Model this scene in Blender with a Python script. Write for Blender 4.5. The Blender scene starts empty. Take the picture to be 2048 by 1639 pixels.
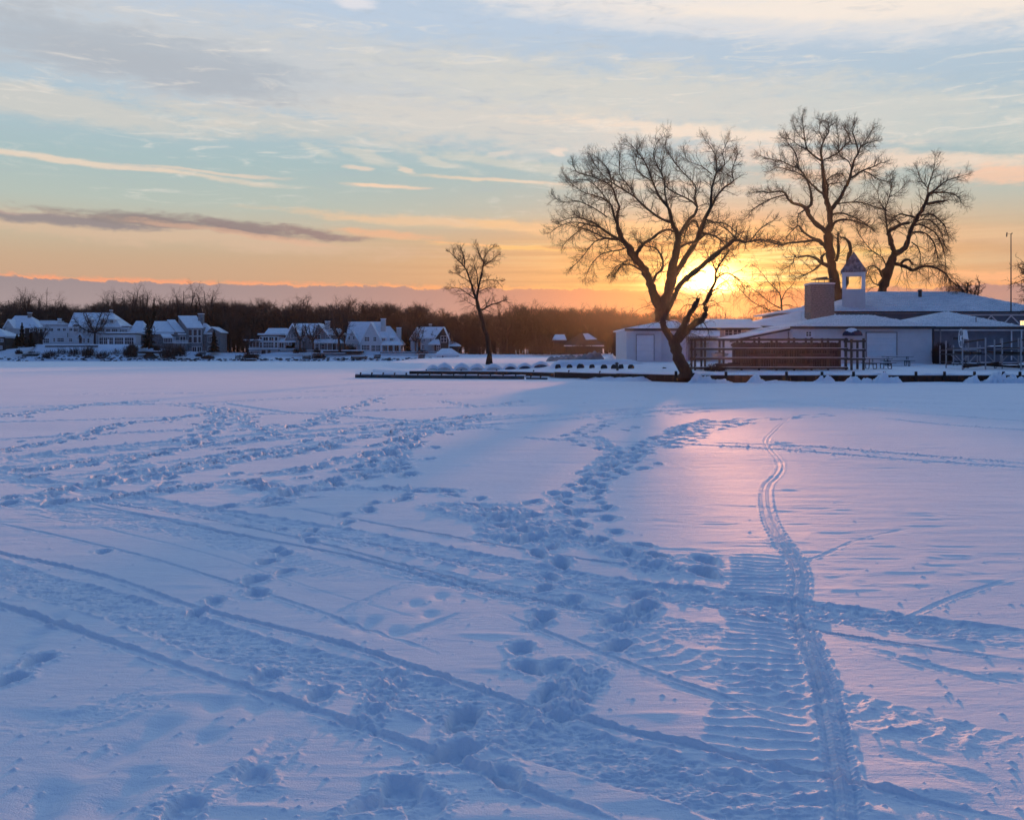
import bpy, math, random
import numpy as np
from mathutils import Vector

sc = bpy.context.scene
R = math.radians
F = 1991.0            # focal length in photo pixels (photo is 2048 x 1639)
CX, HY = 1024.0, 711.0  # principal column, horizon row
EYE = 1.7

# ------------------------------------------------------------------ camera
cam_d = bpy.data.cameras.new('camera')
cam = bpy.data.objects.new('camera', cam_d)
sc.collection.objects.link(cam)
cam.location = (0, 0, EYE)
cam.rotation_euler = (R(90), 0, 0)
cam_d.sensor_width = 36.0
cam_d.lens = 36.0 * F / 2048.0
cam_d.shift_y = -(819.5 - HY) / 2048.0
cam_d.clip_start = 0.05
cam_d.clip_end = 6000
sc.camera = cam

sc.view_settings.view_transform = 'Standard'
sc.view_settings.look = 'None'
sc.view_settings.gamma = 1.0
sc.view_settings.exposure = 0.0
sc.cycles.use_denoising = True
sc.cycles.max_bounces = 6
sc.cycles.diffuse_bounces = 3
sc.cycles.glossy_bounces = 3
sc.cycles.transparent_max_bounces = 6
sc.cycles.volume_bounces = 0
sc.cycles.sample_clamp_indirect = 4.0
sc.cycles.caustics_reflective = False
sc.cycles.caustics_refractive = False

def lin(r, g, b):
    f = lambda c: c / 255 / 12.92 if c / 255 <= 0.04045 else ((c / 255 + 0.055) / 1.055) ** 2.4
    return (f(r), f(g), f(b), 1.0)

SUN_PX, SUN_PY = 1412.0, 563.0
SUN_AZ = math.degrees(math.atan((SUN_PX - CX) / F))
SUN_EL = math.degrees(math.atan((HY - SUN_PY) / F * math.cos(R(SUN_AZ))))

# ------------------------------------------------------------------ sun
sun_d = bpy.data.lights.new('sun', 'SUN')
sun_d.energy = 2.7
sun_d.angle = R(1.2)
sun_d.color = (1.0, 0.37, 0.13)
sun = bpy.data.objects.new('sun', sun_d)
sc.collection.objects.link(sun)
sdir = Vector((math.sin(R(SUN_AZ)) * math.cos(R(SUN_EL)), math.cos(R(SUN_AZ)) * math.cos(R(SUN_EL)), math.sin(R(SUN_EL))))
sun.rotation_euler = sdir.to_track_quat('Z', 'Y').to_euler()
sun.location = (40, 200, 60)

# ------------------------------------------------------------------ sky
world = bpy.data.worlds.new('World')
sc.world = world
world.use_nodes = True
wt = world.node_tree
for n in list(wt.nodes):
    wt.nodes.remove(n)

class NB:
    """small node-tree helper"""
    def __init__(self, tree): self.t = tree
    def n(self, typ, **kw):
        nd = self.t.nodes.new(typ)
        for k, v in kw.items(): setattr(nd, k, v)
        return nd
    def link(self, a, b): self.t.links.new(a, b)
    def put(self, sock, v):
        if isinstance(v, bpy.types.NodeSocket): self.link(v, sock)
        else: sock.default_value = v
    def m(self, op, a, b=0.0, c=None, clamp=False):
        nd = self.n('ShaderNodeMath', operation=op, use_clamp=clamp)
        self.put(nd.inputs[0], a); self.put(nd.inputs[1], b)
        if c is not None: self.put(nd.inputs[2], c)
        return nd.outputs[0]
    def mix(self, fac, a, b, blend='MIX'):
        nd = self.n('ShaderNodeMix', data_type='RGBA', blend_type=blend)
        self.put(nd.inputs[0], fac); self.put(nd.inputs[6], a); self.put(nd.inputs[7], b)
        return nd.outputs[2]
    def rng(self, v, a, b, c=0.0, d=1.0, smooth=True):
        nd = self.n('ShaderNodeMapRange', interpolation_type='SMOOTHSTEP' if smooth else 'LINEAR')
        for i, x in enumerate((v, a, b, c, d)): self.put(nd.inputs[i], x)
        return nd.outputs[0]
    def ramp(self, fac, stops, interp='LINEAR'):
        nd = self.n('ShaderNodeValToRGB')
        cr = nd.color_ramp; cr.interpolation = interp
        while len(cr.elements) < len(stops): cr.elements.new(0.5)
        for e, (p, c) in zip(cr.elements, stops):
            e.position = p; e.color = c
        self.put(nd.inputs[0], fac)
        return nd.outputs[0]
    def noise(self, vec, scale, detail=4.0, rough=0.55, dist=0.0):
        nd = self.n('ShaderNodeTexNoise')
        if vec is not None: self.link(vec, nd.inputs['Vector'])
        nd.inputs['Scale'].default_value = scale
        nd.inputs['Detail'].default_value = detail
        nd.inputs['Roughness'].default_value = rough
        nd.inputs['Distortion'].default_value = dist
        return nd

def px_ang(px, py):
    az = math.atan((px - CX) / F)
    el = math.atan((HY - py) / F * math.cos(az))
    return math.degrees(az), math.degrees(el)

w = NB(wt)
tc = w.n('ShaderNodeTexCoord')
sep = w.n('ShaderNodeSeparateXYZ'); w.link(tc.outputs['Generated'], sep.inputs[0])
azr = w.m('ARCTAN2', sep.outputs[0], sep.outputs[1])
az = w.m('MULTIPLY', azr, 180 / math.pi)
el = w.m('MULTIPLY', w.m('ARCSINE', sep.outputs[2]), 180 / math.pi)
comb = w.n('ShaderNodeCombineXYZ'); w.link(az, comb.inputs[0]); w.link(el, comb.inputs[1])
P0 = comb.outputs[0]
# streaky noise fields: stretched along azimuth
def stretched(sx, sy, off):
    mp = w.n('ShaderNodeMapping'); w.link(P0, mp.inputs[0])
    mp.inputs['Scale'].default_value = (sx, sy, 1); mp.inputs['Location'].default_value = (off, off * 1.7, off * 0.3)
    mp.inputs['Rotation'].default_value = (0, 0, R(3))
    return mp.outputs[0]
nW = w.noise(stretched(0.16, 0.5, 3.1), 1.0, 5, 0.55)          # warp
nS = w.noise(stretched(0.22, 1.1, 11.0), 1.0, 6, 0.6, 0.3)     # streaks
nF = w.noise(stretched(0.9, 2.6, 23.0), 1.0, 6, 0.6, 0.4)      # fine puffs
warp = w.n('ShaderNodeVectorMath', operation='SUBTRACT'); w.link(nW.outputs['Color'], warp.inputs[0]); warp.inputs[1].default_value = (.5, .5, .5)
warp2 = w.n('ShaderNodeVectorMath', operation='MULTIPLY'); w.link(warp.outputs[0], warp2.inputs[0]); warp2.inputs[1].default_value = (5.0, 1.1, 0)
padd = w.n('ShaderNodeVectorMath', operation='ADD'); w.link(P0, padd.inputs[0]); w.link(warp2.outputs[0], padd.inputs[1])
PW = padd.outputs[0]
streak = w.m('SUBTRACT', nS.outputs['Fac'], 0.5)
fine = w.m('SUBTRACT', nF.outputs['Fac'], 0.5)
rough_n = w.m('ADD', w.m('MULTIPLY', streak, 1.6), w.m('MULTIPLY', fine, 1.2))

fe = w.rng(el, 0.0, 90.0, smooth=False)
E = lambda d: d / 90.0
base = w.ramp(fe, [
    (0.0, lin(196, 156, 140)), (E(3.5), lin(206, 164, 134)), (E(5.2), lin(203, 172, 142)), (E(6.6), lin(200, 184, 158)),
    (E(8.3), lin(184, 194, 184)), (E(10.6), lin(170, 192, 194)), (E(13.5), lin(176, 196, 208)), (E(18.5), lin(188, 204, 222)),
    (E(26), lin(186, 200, 218)), (E(40), lin(92, 138, 200)), (E(60), lin(54, 112, 184)), (E(90), lin(46, 106, 180))])
# sky away from the sunset: dusk blue with a faint violet belt
back = w.ramp(fe, [(0.0, lin(88, 106, 152)), (E(8), lin(100, 122, 172)), (E(20), lin(78, 122, 184)), (E(50), lin(52, 110, 182)), (E(90), lin(46, 106, 180))])
absaz = w.m('ABSOLUTE', w.m('SUBTRACT', az, 8.0))
col = w.mix(w.rng(absaz, 38, 110), base, back)
nish = w.n('ShaderNodeTexSky', sky_type='NISHITA')
nish.sun_disc = False
nish.sun_elevation = R(SUN_EL); nish.sun_rotation = R(SUN_AZ)
nish.dust_density = 1.0; nish.ozone_density = 1.5
nsc = w.n('ShaderNodeVectorMath', operation='SCALE'); w.link(nish.outputs[0], nsc.inputs[0]); nsc.inputs['Scale'].default_value = 0.06
col = w.mix(w.rng(el, 24.0, 45.0, 0.0, 0.30), col, nsc.outputs[0])

daz = w.m('SUBTRACT', az, SUN_AZ)
dele = w.m('SUBTRACT', el, SUN_EL)
def gauss(sa, se, amp=1.0, dz=0.0, de=0.0):
    a = w.m('DIVIDE', w.m('SUBTRACT', daz, dz), sa); b = w.m('DIVIDE', w.m('SUBTRACT', dele, de), se)
    q = w.m('ADD', w.m('MULTIPLY', a, a), w.m('MULTIPLY', b, b))
    return w.m('MULTIPLY', w.m('EXPONENT', w.m('MULTIPLY', q, -1.0)), amp)
col = w.mix(gauss(17, 3.6, 0.62, 0, 0.2), col, lin(248, 168, 90))
col = w.mix(gauss(6.5, 2.7, 0.85), col, lin(254, 188, 80))

def blob(c, px, py, rx, ry, ang, color, op, rough=0.5, e0=0.35, e1=1.15, warped=True):
    a, e = px_ang(px, py)
    mp = w.n('ShaderNodeMapping', vector_type='TEXTURE')
    w.link(PW if warped else P0, mp.inputs[0])
    mp.inputs['Location'].default_value = (a, e, 0)
    mp.inputs['Rotation'].default_value = (0, 0, R(-ang))
    k = 34.75
    mp.inputs['Scale'].default_value = (rx / k, ry / k, 1)
    ln = w.n('ShaderNodeVectorMath', operation='LENGTH'); w.link(mp.outputs[0], ln.inputs[0])
    v = w.m('ADD', ln.outputs['Value'], w.m('MULTIPLY', rough_n, rough))
    return w.mix(w.rng(v, e1, e0, 0.0, op), c, color)

CL = [  # px, py, rx, ry, tilt, colour, opacity, roughness
    (700, 160, 1100, 120, 5, (206, 206, 206), .75, .6),
    (1500, 215, 900, 75, 7, (216, 214, 204), .65, .7),
    (1000, 250, 520, 50, 4, (222, 214, 202), .6, .7),
    (230, 105, 430, 62, 5, (176, 184, 194), .75, .8),
    (380, 150, 260, 30, 8, (178, 184, 192), .6, .8),
    (150, 215, 420, 34, 3, (214, 208, 198), .7, .7),
    (560, 250, 340, 26, 6, (214, 208, 198), .6, .8),
    (1650, 10, 850, 55, 5, (250, 236, 222), .9, .5),
    (1500, 60, 620, 24, 6, (222, 222, 224), .7, .7),
    (1150, -20, 500, 40, 2, (225, 225, 228), .6, .5),
    (720, 5, 60, 16, 0, (235, 230, 232), .7, .6),
    (1420, 268, 420, 18, 6, (246, 226, 206), .75, .7),
    (1780, 322, 420, 22, 5, (248, 220, 196), .75, .7),
    (1990, 350, 110, 20, 4, (252, 204, 172), .75, .9),
    (1640, 345, 120, 20, 4, (250, 206, 168), .6, .9),
    (200, 329, 380, 7, 3.2, (236, 214, 192), .85, .45),
    (430, 345, 150, 4, 2, (232, 210, 190), .7, .4),
    (770, 371, 85, 5, 2, (246, 212, 184), .9, .35),
    (1010, 359, 180, 5, 2, (236, 212, 186), .8, .45),
    (630, 303, 62, 10, 14, (210, 210, 200), .6, .8),
    (752, 312, 60, 13, 14, (216, 210, 198), .6, .9),
    (748, 337, 34, 6, 6, (238, 214, 194), .7, .9),
    (838, 340, 22, 6, 20, (240, 216, 194), .7, .8),
    (880, 318, 80, 10, 16, (218, 212, 198), .65, .9),
    (990, 300, 34, 7, -10, (224, 214, 202), .6, .8),
    (1010, 322, 190, 13, 8, (214, 210, 196), .6, .8),
    (1104, 303, 18, 10, 0, (240, 222, 206), .8, .9),
    (1300, 372, 260, 9, 2, (236, 212, 184), .5, .7),
    (900, 443, 420, 12, 3, (240, 200, 160), .75, .6),
    (300, 466, 620, 26, 3, (222, 188, 160), .6, .7),
    (1250, 460, 380, 20, 3, (246, 200, 146), .6, .7),
    (1900, 470, 330, 18, 1, (232, 194, 156), .55, .6),
    (1800, 520, 300, 14, 1, (220, 190, 152), .45, .6),
    (770, 468, 90, 12, 3, (238, 184, 146), .8, .9),
    (60, 430, 190, 5, 4, (206, 172, 158), .7, .8),
    (100, 439, 260, 12, 2, (152, 142, 142), .95, .85),
    (330, 446, 220, 13, 4, (148, 136, 134), .95, .85),
    (500, 456, 180, 12, 6, (150, 134, 132), .95, .9),
    (650, 468, 120, 11, 6, (158, 136, 132), .95, .95),
    (480, 468, 240, 7, 5, (226, 180, 152), .55, .9),
    (1000, 492, 190, 4, 3, (252, 194, 138), .9, .6),
    (1180, 500, 330, 6, 2, (255, 204, 128), .85, .7),
    (1130, 496, 60, 4, 2, (204, 148, 108), .8, .7),
    (1230, 511, 90, 4, 2, (212, 154, 96), .8, .7),
    (1650, 500, 200, 8, 2, (255, 214, 130), .7, .6),
    (1700, 560, 140, 5, 2, (250, 176, 96), .7, .7),
    (1960, 550, 170, 11, 4, (252, 184, 134), .9, .85),
    (2010, 572, 120, 8, 3, (190, 146, 138), .9, .8),
    (1800, 592, 330, 10, 1, (238, 152, 112), .7, .5),
]
for (a_, b_, c_, d_, e_, f_, g_, h_) in CL:
    col = blob(col, a_, b_, c_, d_, e_, lin(*f_), g_, h_)
# fibrous wisps over everything high up
nV = w.noise(stretched(0.30, 1.9, 57.0), 1.0, 9, 0.68, 1.1)
nG = w.noise(stretched(0.10, 0.42, 71.0), 1.0, 4, 0.55, 0.5)
wis = w.m('MULTIPLY', w.rng(nV.outputs['Fac'], .50, .74), w.rng(nG.outputs['Fac'], .36, .58))
col = w.mix(w.m('MULTIPLY', w.m('MULTIPLY', wis, w.rng(el, 6.0, 10.0)), .60), col, lin(240, 230, 218))
wis2 = w.m('MULTIPLY', w.rng(nV.outputs['Fac'], .48, .28), w.rng(nG.outputs['Fac'], .62, .42))
col = w.mix(w.m('MULTIPLY', w.m('MULTIPLY', wis2, w.rng(el, 7.0, 12.0)), .45), col, lin(176, 186, 196))
# low cloud bank over the horizon with a lit ragged upper rim
nE = w.noise(stretched(0.55, 0.5, 41.0), 1.0, 7, 0.68, 0.6)
puff = w.m('SUBTRACT', nE.outputs['Fac'], 0.5)
edge = w.m('ADD', w.m('MULTIPLY', fine, 0.35), w.m('MULTIPLY', puff, 0.75))
top_el = w.m('SUBTRACT', 4.05, w.m('MULTIPLY', w.m('ADD', az, 27.0), 0.0075))
dd = w.m('SUBTRACT', w.m('ADD', el, edge), top_el)
front = w.rng(w.m('ABSOLUTE', w.m('SUBTRACT', az, 0.0)), 70, 45)
# rim: bright only in patches, with puffs that stand above the bank
pat = w.rng(w.m('ADD', nF.outputs['Fac'], w.m('MULTIPLY', puff, .5)), .36, .60)
rimF = w.m('MULTIPLY', w.m('MULTIPLY', w.rng(dd, -0.10, 0.02), w.rng(dd, w.m('ADD', 0.06, w.m('MULTIPLY', pat, .30)), 0.02)), front)
rimc = w.mix(gauss(16, 14, 1.0), lin(250, 164, 124), lin(255, 190, 110))
col = w.mix(w.m('MULTIPLY', rimF, w.m('ADD', .5, w.m('MULTIPLY', pat, .5))), col, rimc)
bankc = w.ramp(w.rng(el, 0.0, 4.2, smooth=False), [(0.0, lin(180, 156, 156)), (0.6, lin(168, 152, 154)), (1.0, lin(154, 142, 146))])
bankc = w.mix(gauss(19, 18, 0.80), bankc, lin(218, 142, 106))
bankc = w.mix(gauss(7, 8, 0.9), bankc, lin(244, 150, 68))
col = w.mix(w.m('MULTIPLY', w.rng(dd, 0.02, -0.08), w.m('MULTIPLY', front, 0.95)), col, bankc)

# bright sky patch added above the frame, sunset side, to light the snow
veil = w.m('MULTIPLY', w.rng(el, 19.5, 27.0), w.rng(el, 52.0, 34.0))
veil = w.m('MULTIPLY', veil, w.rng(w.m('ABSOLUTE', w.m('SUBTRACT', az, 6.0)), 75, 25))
fill_skyc = w.mix(w.rng(nS.outputs['Fac'], .35, .65), (.78, 1.14, 1.50, 1), (.44, .76, 1.18, 1))
col = w.mix(w.m('MULTIPLY', veil, .85), col, fill_skyc)


# bright core of the sun and the glare around it
# streaks of thin cloud lit through beside the sun
nB = w.noise(stretched(0.10, 3.4, 91.0), 1.0, 5, 0.62, 0.25)
bandm = w.m('MULTIPLY', gauss(5.2, 1.45, 1.0, 1.8, 0.55), w.rng(el, 3.5, 3.8))
bcol = w.ramp(nB.outputs['Fac'], [(0.36, lin(206, 138, 66)), (0.44, lin(238, 172, 84)), (0.52, lin(255, 222, 122)), (0.60, lin(255, 246, 178))])
col = w.mix(w.m('MULTIPLY', bandm, 1.25, clamp=True), col, bcol)
bandw = gauss(12, 2.2, .55, 0.0, 1.2)
bcol2 = w.ramp(nB.outputs['Fac'], [(0.38, lin(218, 158, 108)), (0.50, lin(248, 190, 124)), (0.60, lin(255, 216, 150))])
col = w.mix(w.m('MULTIPLY', bandw, w.rng(el, 3.9, 4.3)), col, bcol2)
col = w.mix(gauss(1.9, 1.05, 0.95), col, lin(255, 236, 150))
coreF = w.m('MULTIPLY', gauss(1.85, 0.90, 1.0, 0.0, 0.05), w.rng(w.m('ADD', el, w.m('MULTIPLY', fine, 0.9)), 3.35, 3.9))
addc = w.n('ShaderNodeVectorMath', operation='SCALE'); addc.inputs[0].default_value = (9.0, 4.6, 1.2)
w.link(coreF, addc.inputs['Scale'])
col = w.mix(1.0, col, addc.outputs[0], 'ADD')
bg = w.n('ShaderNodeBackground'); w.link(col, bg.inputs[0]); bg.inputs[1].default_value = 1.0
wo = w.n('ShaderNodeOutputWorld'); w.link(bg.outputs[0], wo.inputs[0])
world.cycles.sampling_method = 'MANUAL'
world.cycles.sample_map_resolution = 1024

# ------------------------------------------------------------------ helpers
C = sc.collection
def P(px, py, Y):
    """world point seen at photo pixel (px, py) when it stands Y metres away"""
    return ((px - CX) / F * Y, Y, EYE + (HY - py) / F * Y)
def G(px, py):
    """point of the lake surface under a photo pixel"""
    Y = EYE * F / (py - HY)
    return ((px - CX) / F * Y, Y)

def tag(o, label=None, cat=None, group=None, kind=None):
    if label: o['label'] = label
    if cat: o['category'] = cat
    if group: o['group'] = group
    if kind: o['kind'] = kind
    return o

def mesh_obj(name, V, Fc, mat, parent=None, origin=None, smooth=False, mats=None, fmat=None):
    V = np.asarray(V, dtype=np.float64).reshape(-1, 3)
    if origin is None: origin = parent['_o'] if parent is not None and '_o' in parent else (0, 0, 0)
    me = bpy.data.meshes.new(name)
    V = V - np.asarray(origin[:])
    if isinstance(Fc, np.ndarray):
        k = Fc.shape[1]; n = len(Fc)
        me.vertices.add(len(V)); me.vertices.foreach_set('co', V.astype(np.float32).ravel())
        me.loops.add(n * k); me.loops.foreach_set('vertex_index', Fc.astype(np.int32).ravel())
        me.polygons.add(n); me.polygons.foreach_set('loop_start', np.arange(0, n * k, k, dtype=np.int32))
        me.update(calc_edges=True)
    else:
        me.from_pydata([tuple(v) for v in V], [], Fc); me.update()
    me.materials.append(mat)
    for m_ in mats or (): me.materials.append(m_)
    if fmat is not None: me.polygons.foreach_set('material_index', np.asarray(fmat, dtype=np.int32))
    if smooth: me.polygons.foreach_set('use_smooth', np.ones(len(me.polygons), dtype=bool))
    o = bpy.data.objects.new(name, me); C.objects.link(o)
    if parent is not None: o.parent = parent
    else: o.location = origin
    return o

def thing(name, loc, label, cat, group=None, rz=0.0):
    o = bpy.data.objects.new(name, None); C.objects.link(o)
    o.empty_display_size = 0.2
    o.location = loc; o.rotation_euler = (0, 0, rz)
    return tag(o, label, cat, group)
def world_thing(name, loc, label, cat, group=None):
    """thing whose parts are modelled in world coordinates"""
    o = thing(name, loc, label, cat, group); o['_o'] = tuple(loc)
    return o

def copy_thing(o, parent=None):
    c = o.copy(); C.objects.link(c); c.parent = parent
    for ch in list(o.children): copy_thing(ch, c)
    return c

class MB:
    def __init__(s): s.V = []; s.F = []
    def add(s, V, Fs):
        b = len(s.V); s.V += [tuple(v) for v in V]; s.F += [tuple(i + b for i in f) for f in Fs]; return s
    def hexa(s, q0, q1):
        """solid between two quads with matching corners"""
        return s.add(list(q0) + list(q1), [(3, 2, 1, 0), (4, 5, 6, 7), (0, 1, 5, 4), (1, 2, 6, 5), (2, 3, 7, 6), (3, 0, 4, 7)])
    def box(s, x0, x1, y0, y1, z0, z1):
        return s.hexa([(x0, y0, z0), (x1, y0, z0), (x1, y1, z0), (x0, y1, z0)], [(x0, y0, z1), (x1, y0, z1), (x1, y1, z1), (x0, y1, z1)])
    def prism(s, poly, off):
        """polygon extruded along the vector off"""
        n = len(poly); a = [tuple(p) for p in poly]; b = [(p[0] + off[0], p[1] + off[1], p[2] + off[2]) for p in poly]
        return s.add(a + b, [tuple(range(n))[::-1], tuple(range(n, 2 * n))] + [(i, (i + 1) % n, (i + 1) % n + n, i + n) for i in range(n)])
    def bar(s, a, b, r, n=6, r2=None):
        a = Vector(a); b = Vector(b); d = (b - a)
        if d.length < 1e-6: return s
        d.normalize(); u = d.orthogonal().normalized(); v = d.cross(u)
        r2 = r if r2 is None else r2
        ring = lambda c, rr: [c + (u * math.cos(2 * math.pi * i / n) + v * math.sin(2 * math.pi * i / n)) * rr for i in range(n)]
        V = ring(a, r) + ring(b, r2)
        return s.add(V, [(i, (i + 1) % n, (i + 1) % n + n, i + n) for i in range(n)] + [tuple(range(n))[::-1], tuple(range(n, 2 * n))])
    def beam(s, a, b, wx, wz):
        """rectangular bar with horizontal width wx and height wz"""
        a = Vector(a); b = Vector(b); d = (b - a).normalized()
        u = d.cross(Vector((0, 0, 1)))
        u = Vector((1, 0, 0)) if u.length < 1e-3 else u.normalized()
        v = u.cross(d).normalized()
        q = lambda c: [c - u * wx / 2 - v * wz / 2, c + u * wx / 2 - v * wz / 2, c + u * wx / 2 + v * wz / 2, c - u * wx / 2 + v * wz / 2]
        return s.hexa(q(a), q(b))
    def pipe(s, pts, r, n=6):
        for a, b in zip(pts[:-1], pts[1:]): s.bar(a, b, r, n)
        return s
    def build(s, name, mat, parent=None, origin=None, smooth=False):
        return mesh_obj(name, s.V, s.F, mat, parent, origin, smooth)

# ---- numpy value noise
def _h(i, j, seed):
    i = i.astype(np.int64); j = j.astype(np.int64)
    n = (i * 374761393 + j * 668265263 + seed * 974634777) & 0xFFFFFFFF
    n = ((n ^ (n >> 13)) * 1274126177) & 0xFFFFFFFF
    n = n ^ (n >> 16)
    return (n & 0xFFFFFF).astype(np.float64) / 0xFFFFFF
def vnoise(x, y, seed=0):
    xi = np.floor(x); yi = np.floor(y); fx = x - xi; fy = y - yi
    fx = fx * fx * fx * (fx * (fx * 6 - 15) + 10); fy = fy * fy * fy * (fy * (fy * 6 - 15) + 10)
    a = _h(xi, yi, seed); b = _h(xi + 1, yi, seed); c = _h(xi, yi + 1, seed); d = _h(xi + 1, yi + 1, seed)
    return (a + (b - a) * fx) * (1 - fy) + (c + (d - c) * fx) * fy - 0.5
def fbm(x, y, o=4, seed=0, g=0.5):
    s = 0; a = 1.0
    for k in range(o):
        s = s + a * vnoise(x * 2 ** k + 17.3 * k, y * 2 ** k + 9.1 * k, seed + k); a *= g
    return s
def sstep(a, b, x):
    t = np.clip((x - a) / (b - a), 0, 1); return t * t * (3 - 2 * t)

# ------------------------------------------------------------------ materials
MATS = {}
def mat(name, color, rough=0.7, spec=0.3, var=0.0, var_scale=6.0, bump=0.0, bump_scale=20.0, second=None, metal=0.0, stretch=None, coord='Object', lap=None, emit=None):
    m = bpy.data.materials.new(name); m.use_nodes = True
    t = m.node_tree; b = NB(t); pr = t.nodes['Principled BSDF']
    tcn = b.n('ShaderNodeTexCoord'); vec = tcn.outputs[coord]
    if stretch:
        mp = b.n('ShaderNodeMapping'); b.link(vec, mp.inputs[0]); mp.inputs['Scale'].default_value = stretch; vec = mp.outputs[0]
    c = (*color, 1.0)
    if second is not None or var:
        nz = b.noise(vec, var_scale, 5, 0.6)
        f = b.rng(nz.outputs['Fac'], 0.35, 0.68)
        c2 = (*second, 1.0) if second is not None else tuple(max(0, v * (1 - var)) for v in color) + (1.0,)
        cc = b.mix(f, c, c2)
        b.link(cc, pr.inputs['Base Color'])
    else:
        pr.inputs['Base Color'].default_value = c
    pr.inputs['Roughness'].default_value = rough
    pr.inputs['Specular IOR Level'].default_value = spec
    pr.inputs['Metallic'].default_value = metal
    h = None
    if bump:
        nz2 = b.noise(vec, bump_scale, 4, 0.6); h = b.m('MULTIPLY', nz2.outputs['Fac'], bump)
    if lap:
        axis, per, amt = lap
        sp = b.n('ShaderNodeSeparateXYZ'); b.link(tcn.outputs['Object'], sp.inputs[0])
        fr = b.m('FRACT', b.m('DIVIDE', sp.outputs['XYZ'.index(axis)], per))
        hl = b.m('MULTIPLY', fr, amt) if amt > 0 else b.m('MULTIPLY', b.rng(b.m('ABSOLUTE', b.m('SUBTRACT', fr, 0.5)), 0.30, 0.5), -amt)
        h = hl if h is None else b.m('ADD', h, hl)
    if h is not None:
        bp = b.n('ShaderNodeBump'); bp.inputs['Strength'].default_value = 1.0; bp.inputs['Distance'].default_value = 1.0
        b.link(h, bp.inputs['Height']); b.link(bp.outputs[0], pr.inputs['Normal'])
    if emit:
        pr.inputs['Emission Color'].default_value = emit[0]; pr.inputs['Emission Strength'].default_value = emit[1]
    MATS[name] = m
    return m

M_roofsnow = mat('roof snow', (.82, .84, .87), .6, .3, var=.10, var_scale=.9, bump=.05, bump_scale=1.5)
M_ribsnow = mat('snow on ribbed metal roof', (.78, .80, .84), .55, .35, second=(.50, .53, .60), var_scale=1.4, stretch=(.6, 3, 3), bump=.03, bump_scale=2.0, lap=('X', .42, -.05))
M_white = mat('white clapboard', (.64, .65, .67), .6, .3, var=.08, var_scale=1.2, lap=('Z', .20, .025))
M_trim = mat('white painted trim', (.78, .79, .80), .5, .35, var=.08, var_scale=2)
M_door = mat('white garage door panel', (.70, .72, .74), .5, .35, var=.06, var_scale=2, lap=('Z', .52, -.02))
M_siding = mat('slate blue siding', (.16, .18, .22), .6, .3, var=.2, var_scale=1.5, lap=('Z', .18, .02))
M_greyside = mat('grey shingle', (.27, .28, .29), .8, .2, var=.25, var_scale=2.5, lap=('Z', .22, .02))
M_stonewall = mat('grey stone facing', (.24, .25, .26), .85, .2, second=(.14, .14, .15), var_scale=2.2, bump=.04, bump_scale=4)
M_brownwall = mat('brown wood siding', (.06, .048, .044), .8, .2, var=.3, var_scale=2.0, lap=('Z', .25, .02))
M_palewall = mat('pale stucco', (.52, .53, .54), .8, .2, var=.12, var_scale=1.0)
M_glass = mat('window glass', (.025, .03, .04), .12, .5, var=.4, var_scale=.7)
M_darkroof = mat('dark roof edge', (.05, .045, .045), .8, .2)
M_chimstone = mat('chimney stone', (.32, .29, .27), .9, .2, second=(.17, .145, .14), var_scale=4, stretch=(1.2, 1.2, 4), bump=.05, bump_scale=4, lap=('Z', .20, -.06))
M_slate = mat('dark shingle', (.06, .065, .08), .75, .3, second=(.22, .23, .27), var_scale=1.6, stretch=(2.2, 2.2, .5))
M_wood = mat('weathered timber', (.10, .076, .062), .85, .2, var=.4, var_scale=3, bump=.01, bump_scale=9)
M_darkwood = mat('wet dark timber', (.035, .025, .022), .85, .2, var=.4, var_scale=2, bump=.01, bump_scale=9)
M_greywood = mat('grey dock boards', (.075, .085, .085), .85, .2, var=.35, var_scale=2)
M_rust = mat('rusted sheet piling', (.06, .032, .024), .9, .2, second=(.03, .017, .014), var_scale=1.5, bump=.03, bump_scale=3, lap=('X', .5, -.05))
M_bark = mat('bark', (.050, .038, .030), .95, .12, second=(.030, .023, .020), var_scale=3, bump=.03, bump_scale=7, stretch=(3, 3, .7))
M_twig = mat('twig bark', (.050, .034, .026), .9, .15)
M_fartwig = mat('far wood bark', (.060, .045, .045), .95, .1, var=.3, var_scale=.08)
M_conifer = mat('conifer needles', (.016, .022, .020), .9, .15, var=.4, var_scale=1.0)
M_shrub = mat('bare shrub stems', (.06, .045, .042), .9, .15, var=.3, var_scale=1.0)
M_metal = mat('galvanised tube', (.35, .37, .40), .45, .5, var=.2, var_scale=3, metal=.6)
M_darkmetal = mat('dark metal', (.04, .04, .045), .6, .4)
M_tarp = mat('grey tarpaulin', (.13, .135, .15), .7, .3, second=(.26, .27, .29), var_scale=1.2, bump=.03, bump_scale=3)
M_awning = mat('dark blue awning', (.035, .035, .07), .8, .2)
M_hull = mat('boat hull', (.30, .31, .34), .5, .4, var=.2, var_scale=2)
M_tire = mat('old rubber', (.06, .045, .04), .9, .2)
M_lamp = mat('lit window', (.8, .6, .3), .5, .2, emit=((1.0, .62, .22, 1), 2.2))
M_rock = mat('shore rock', (.09, .09, .095), .9, .2, var=.4, var_scale=2, bump=.05, bump_scale=3)

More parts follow.
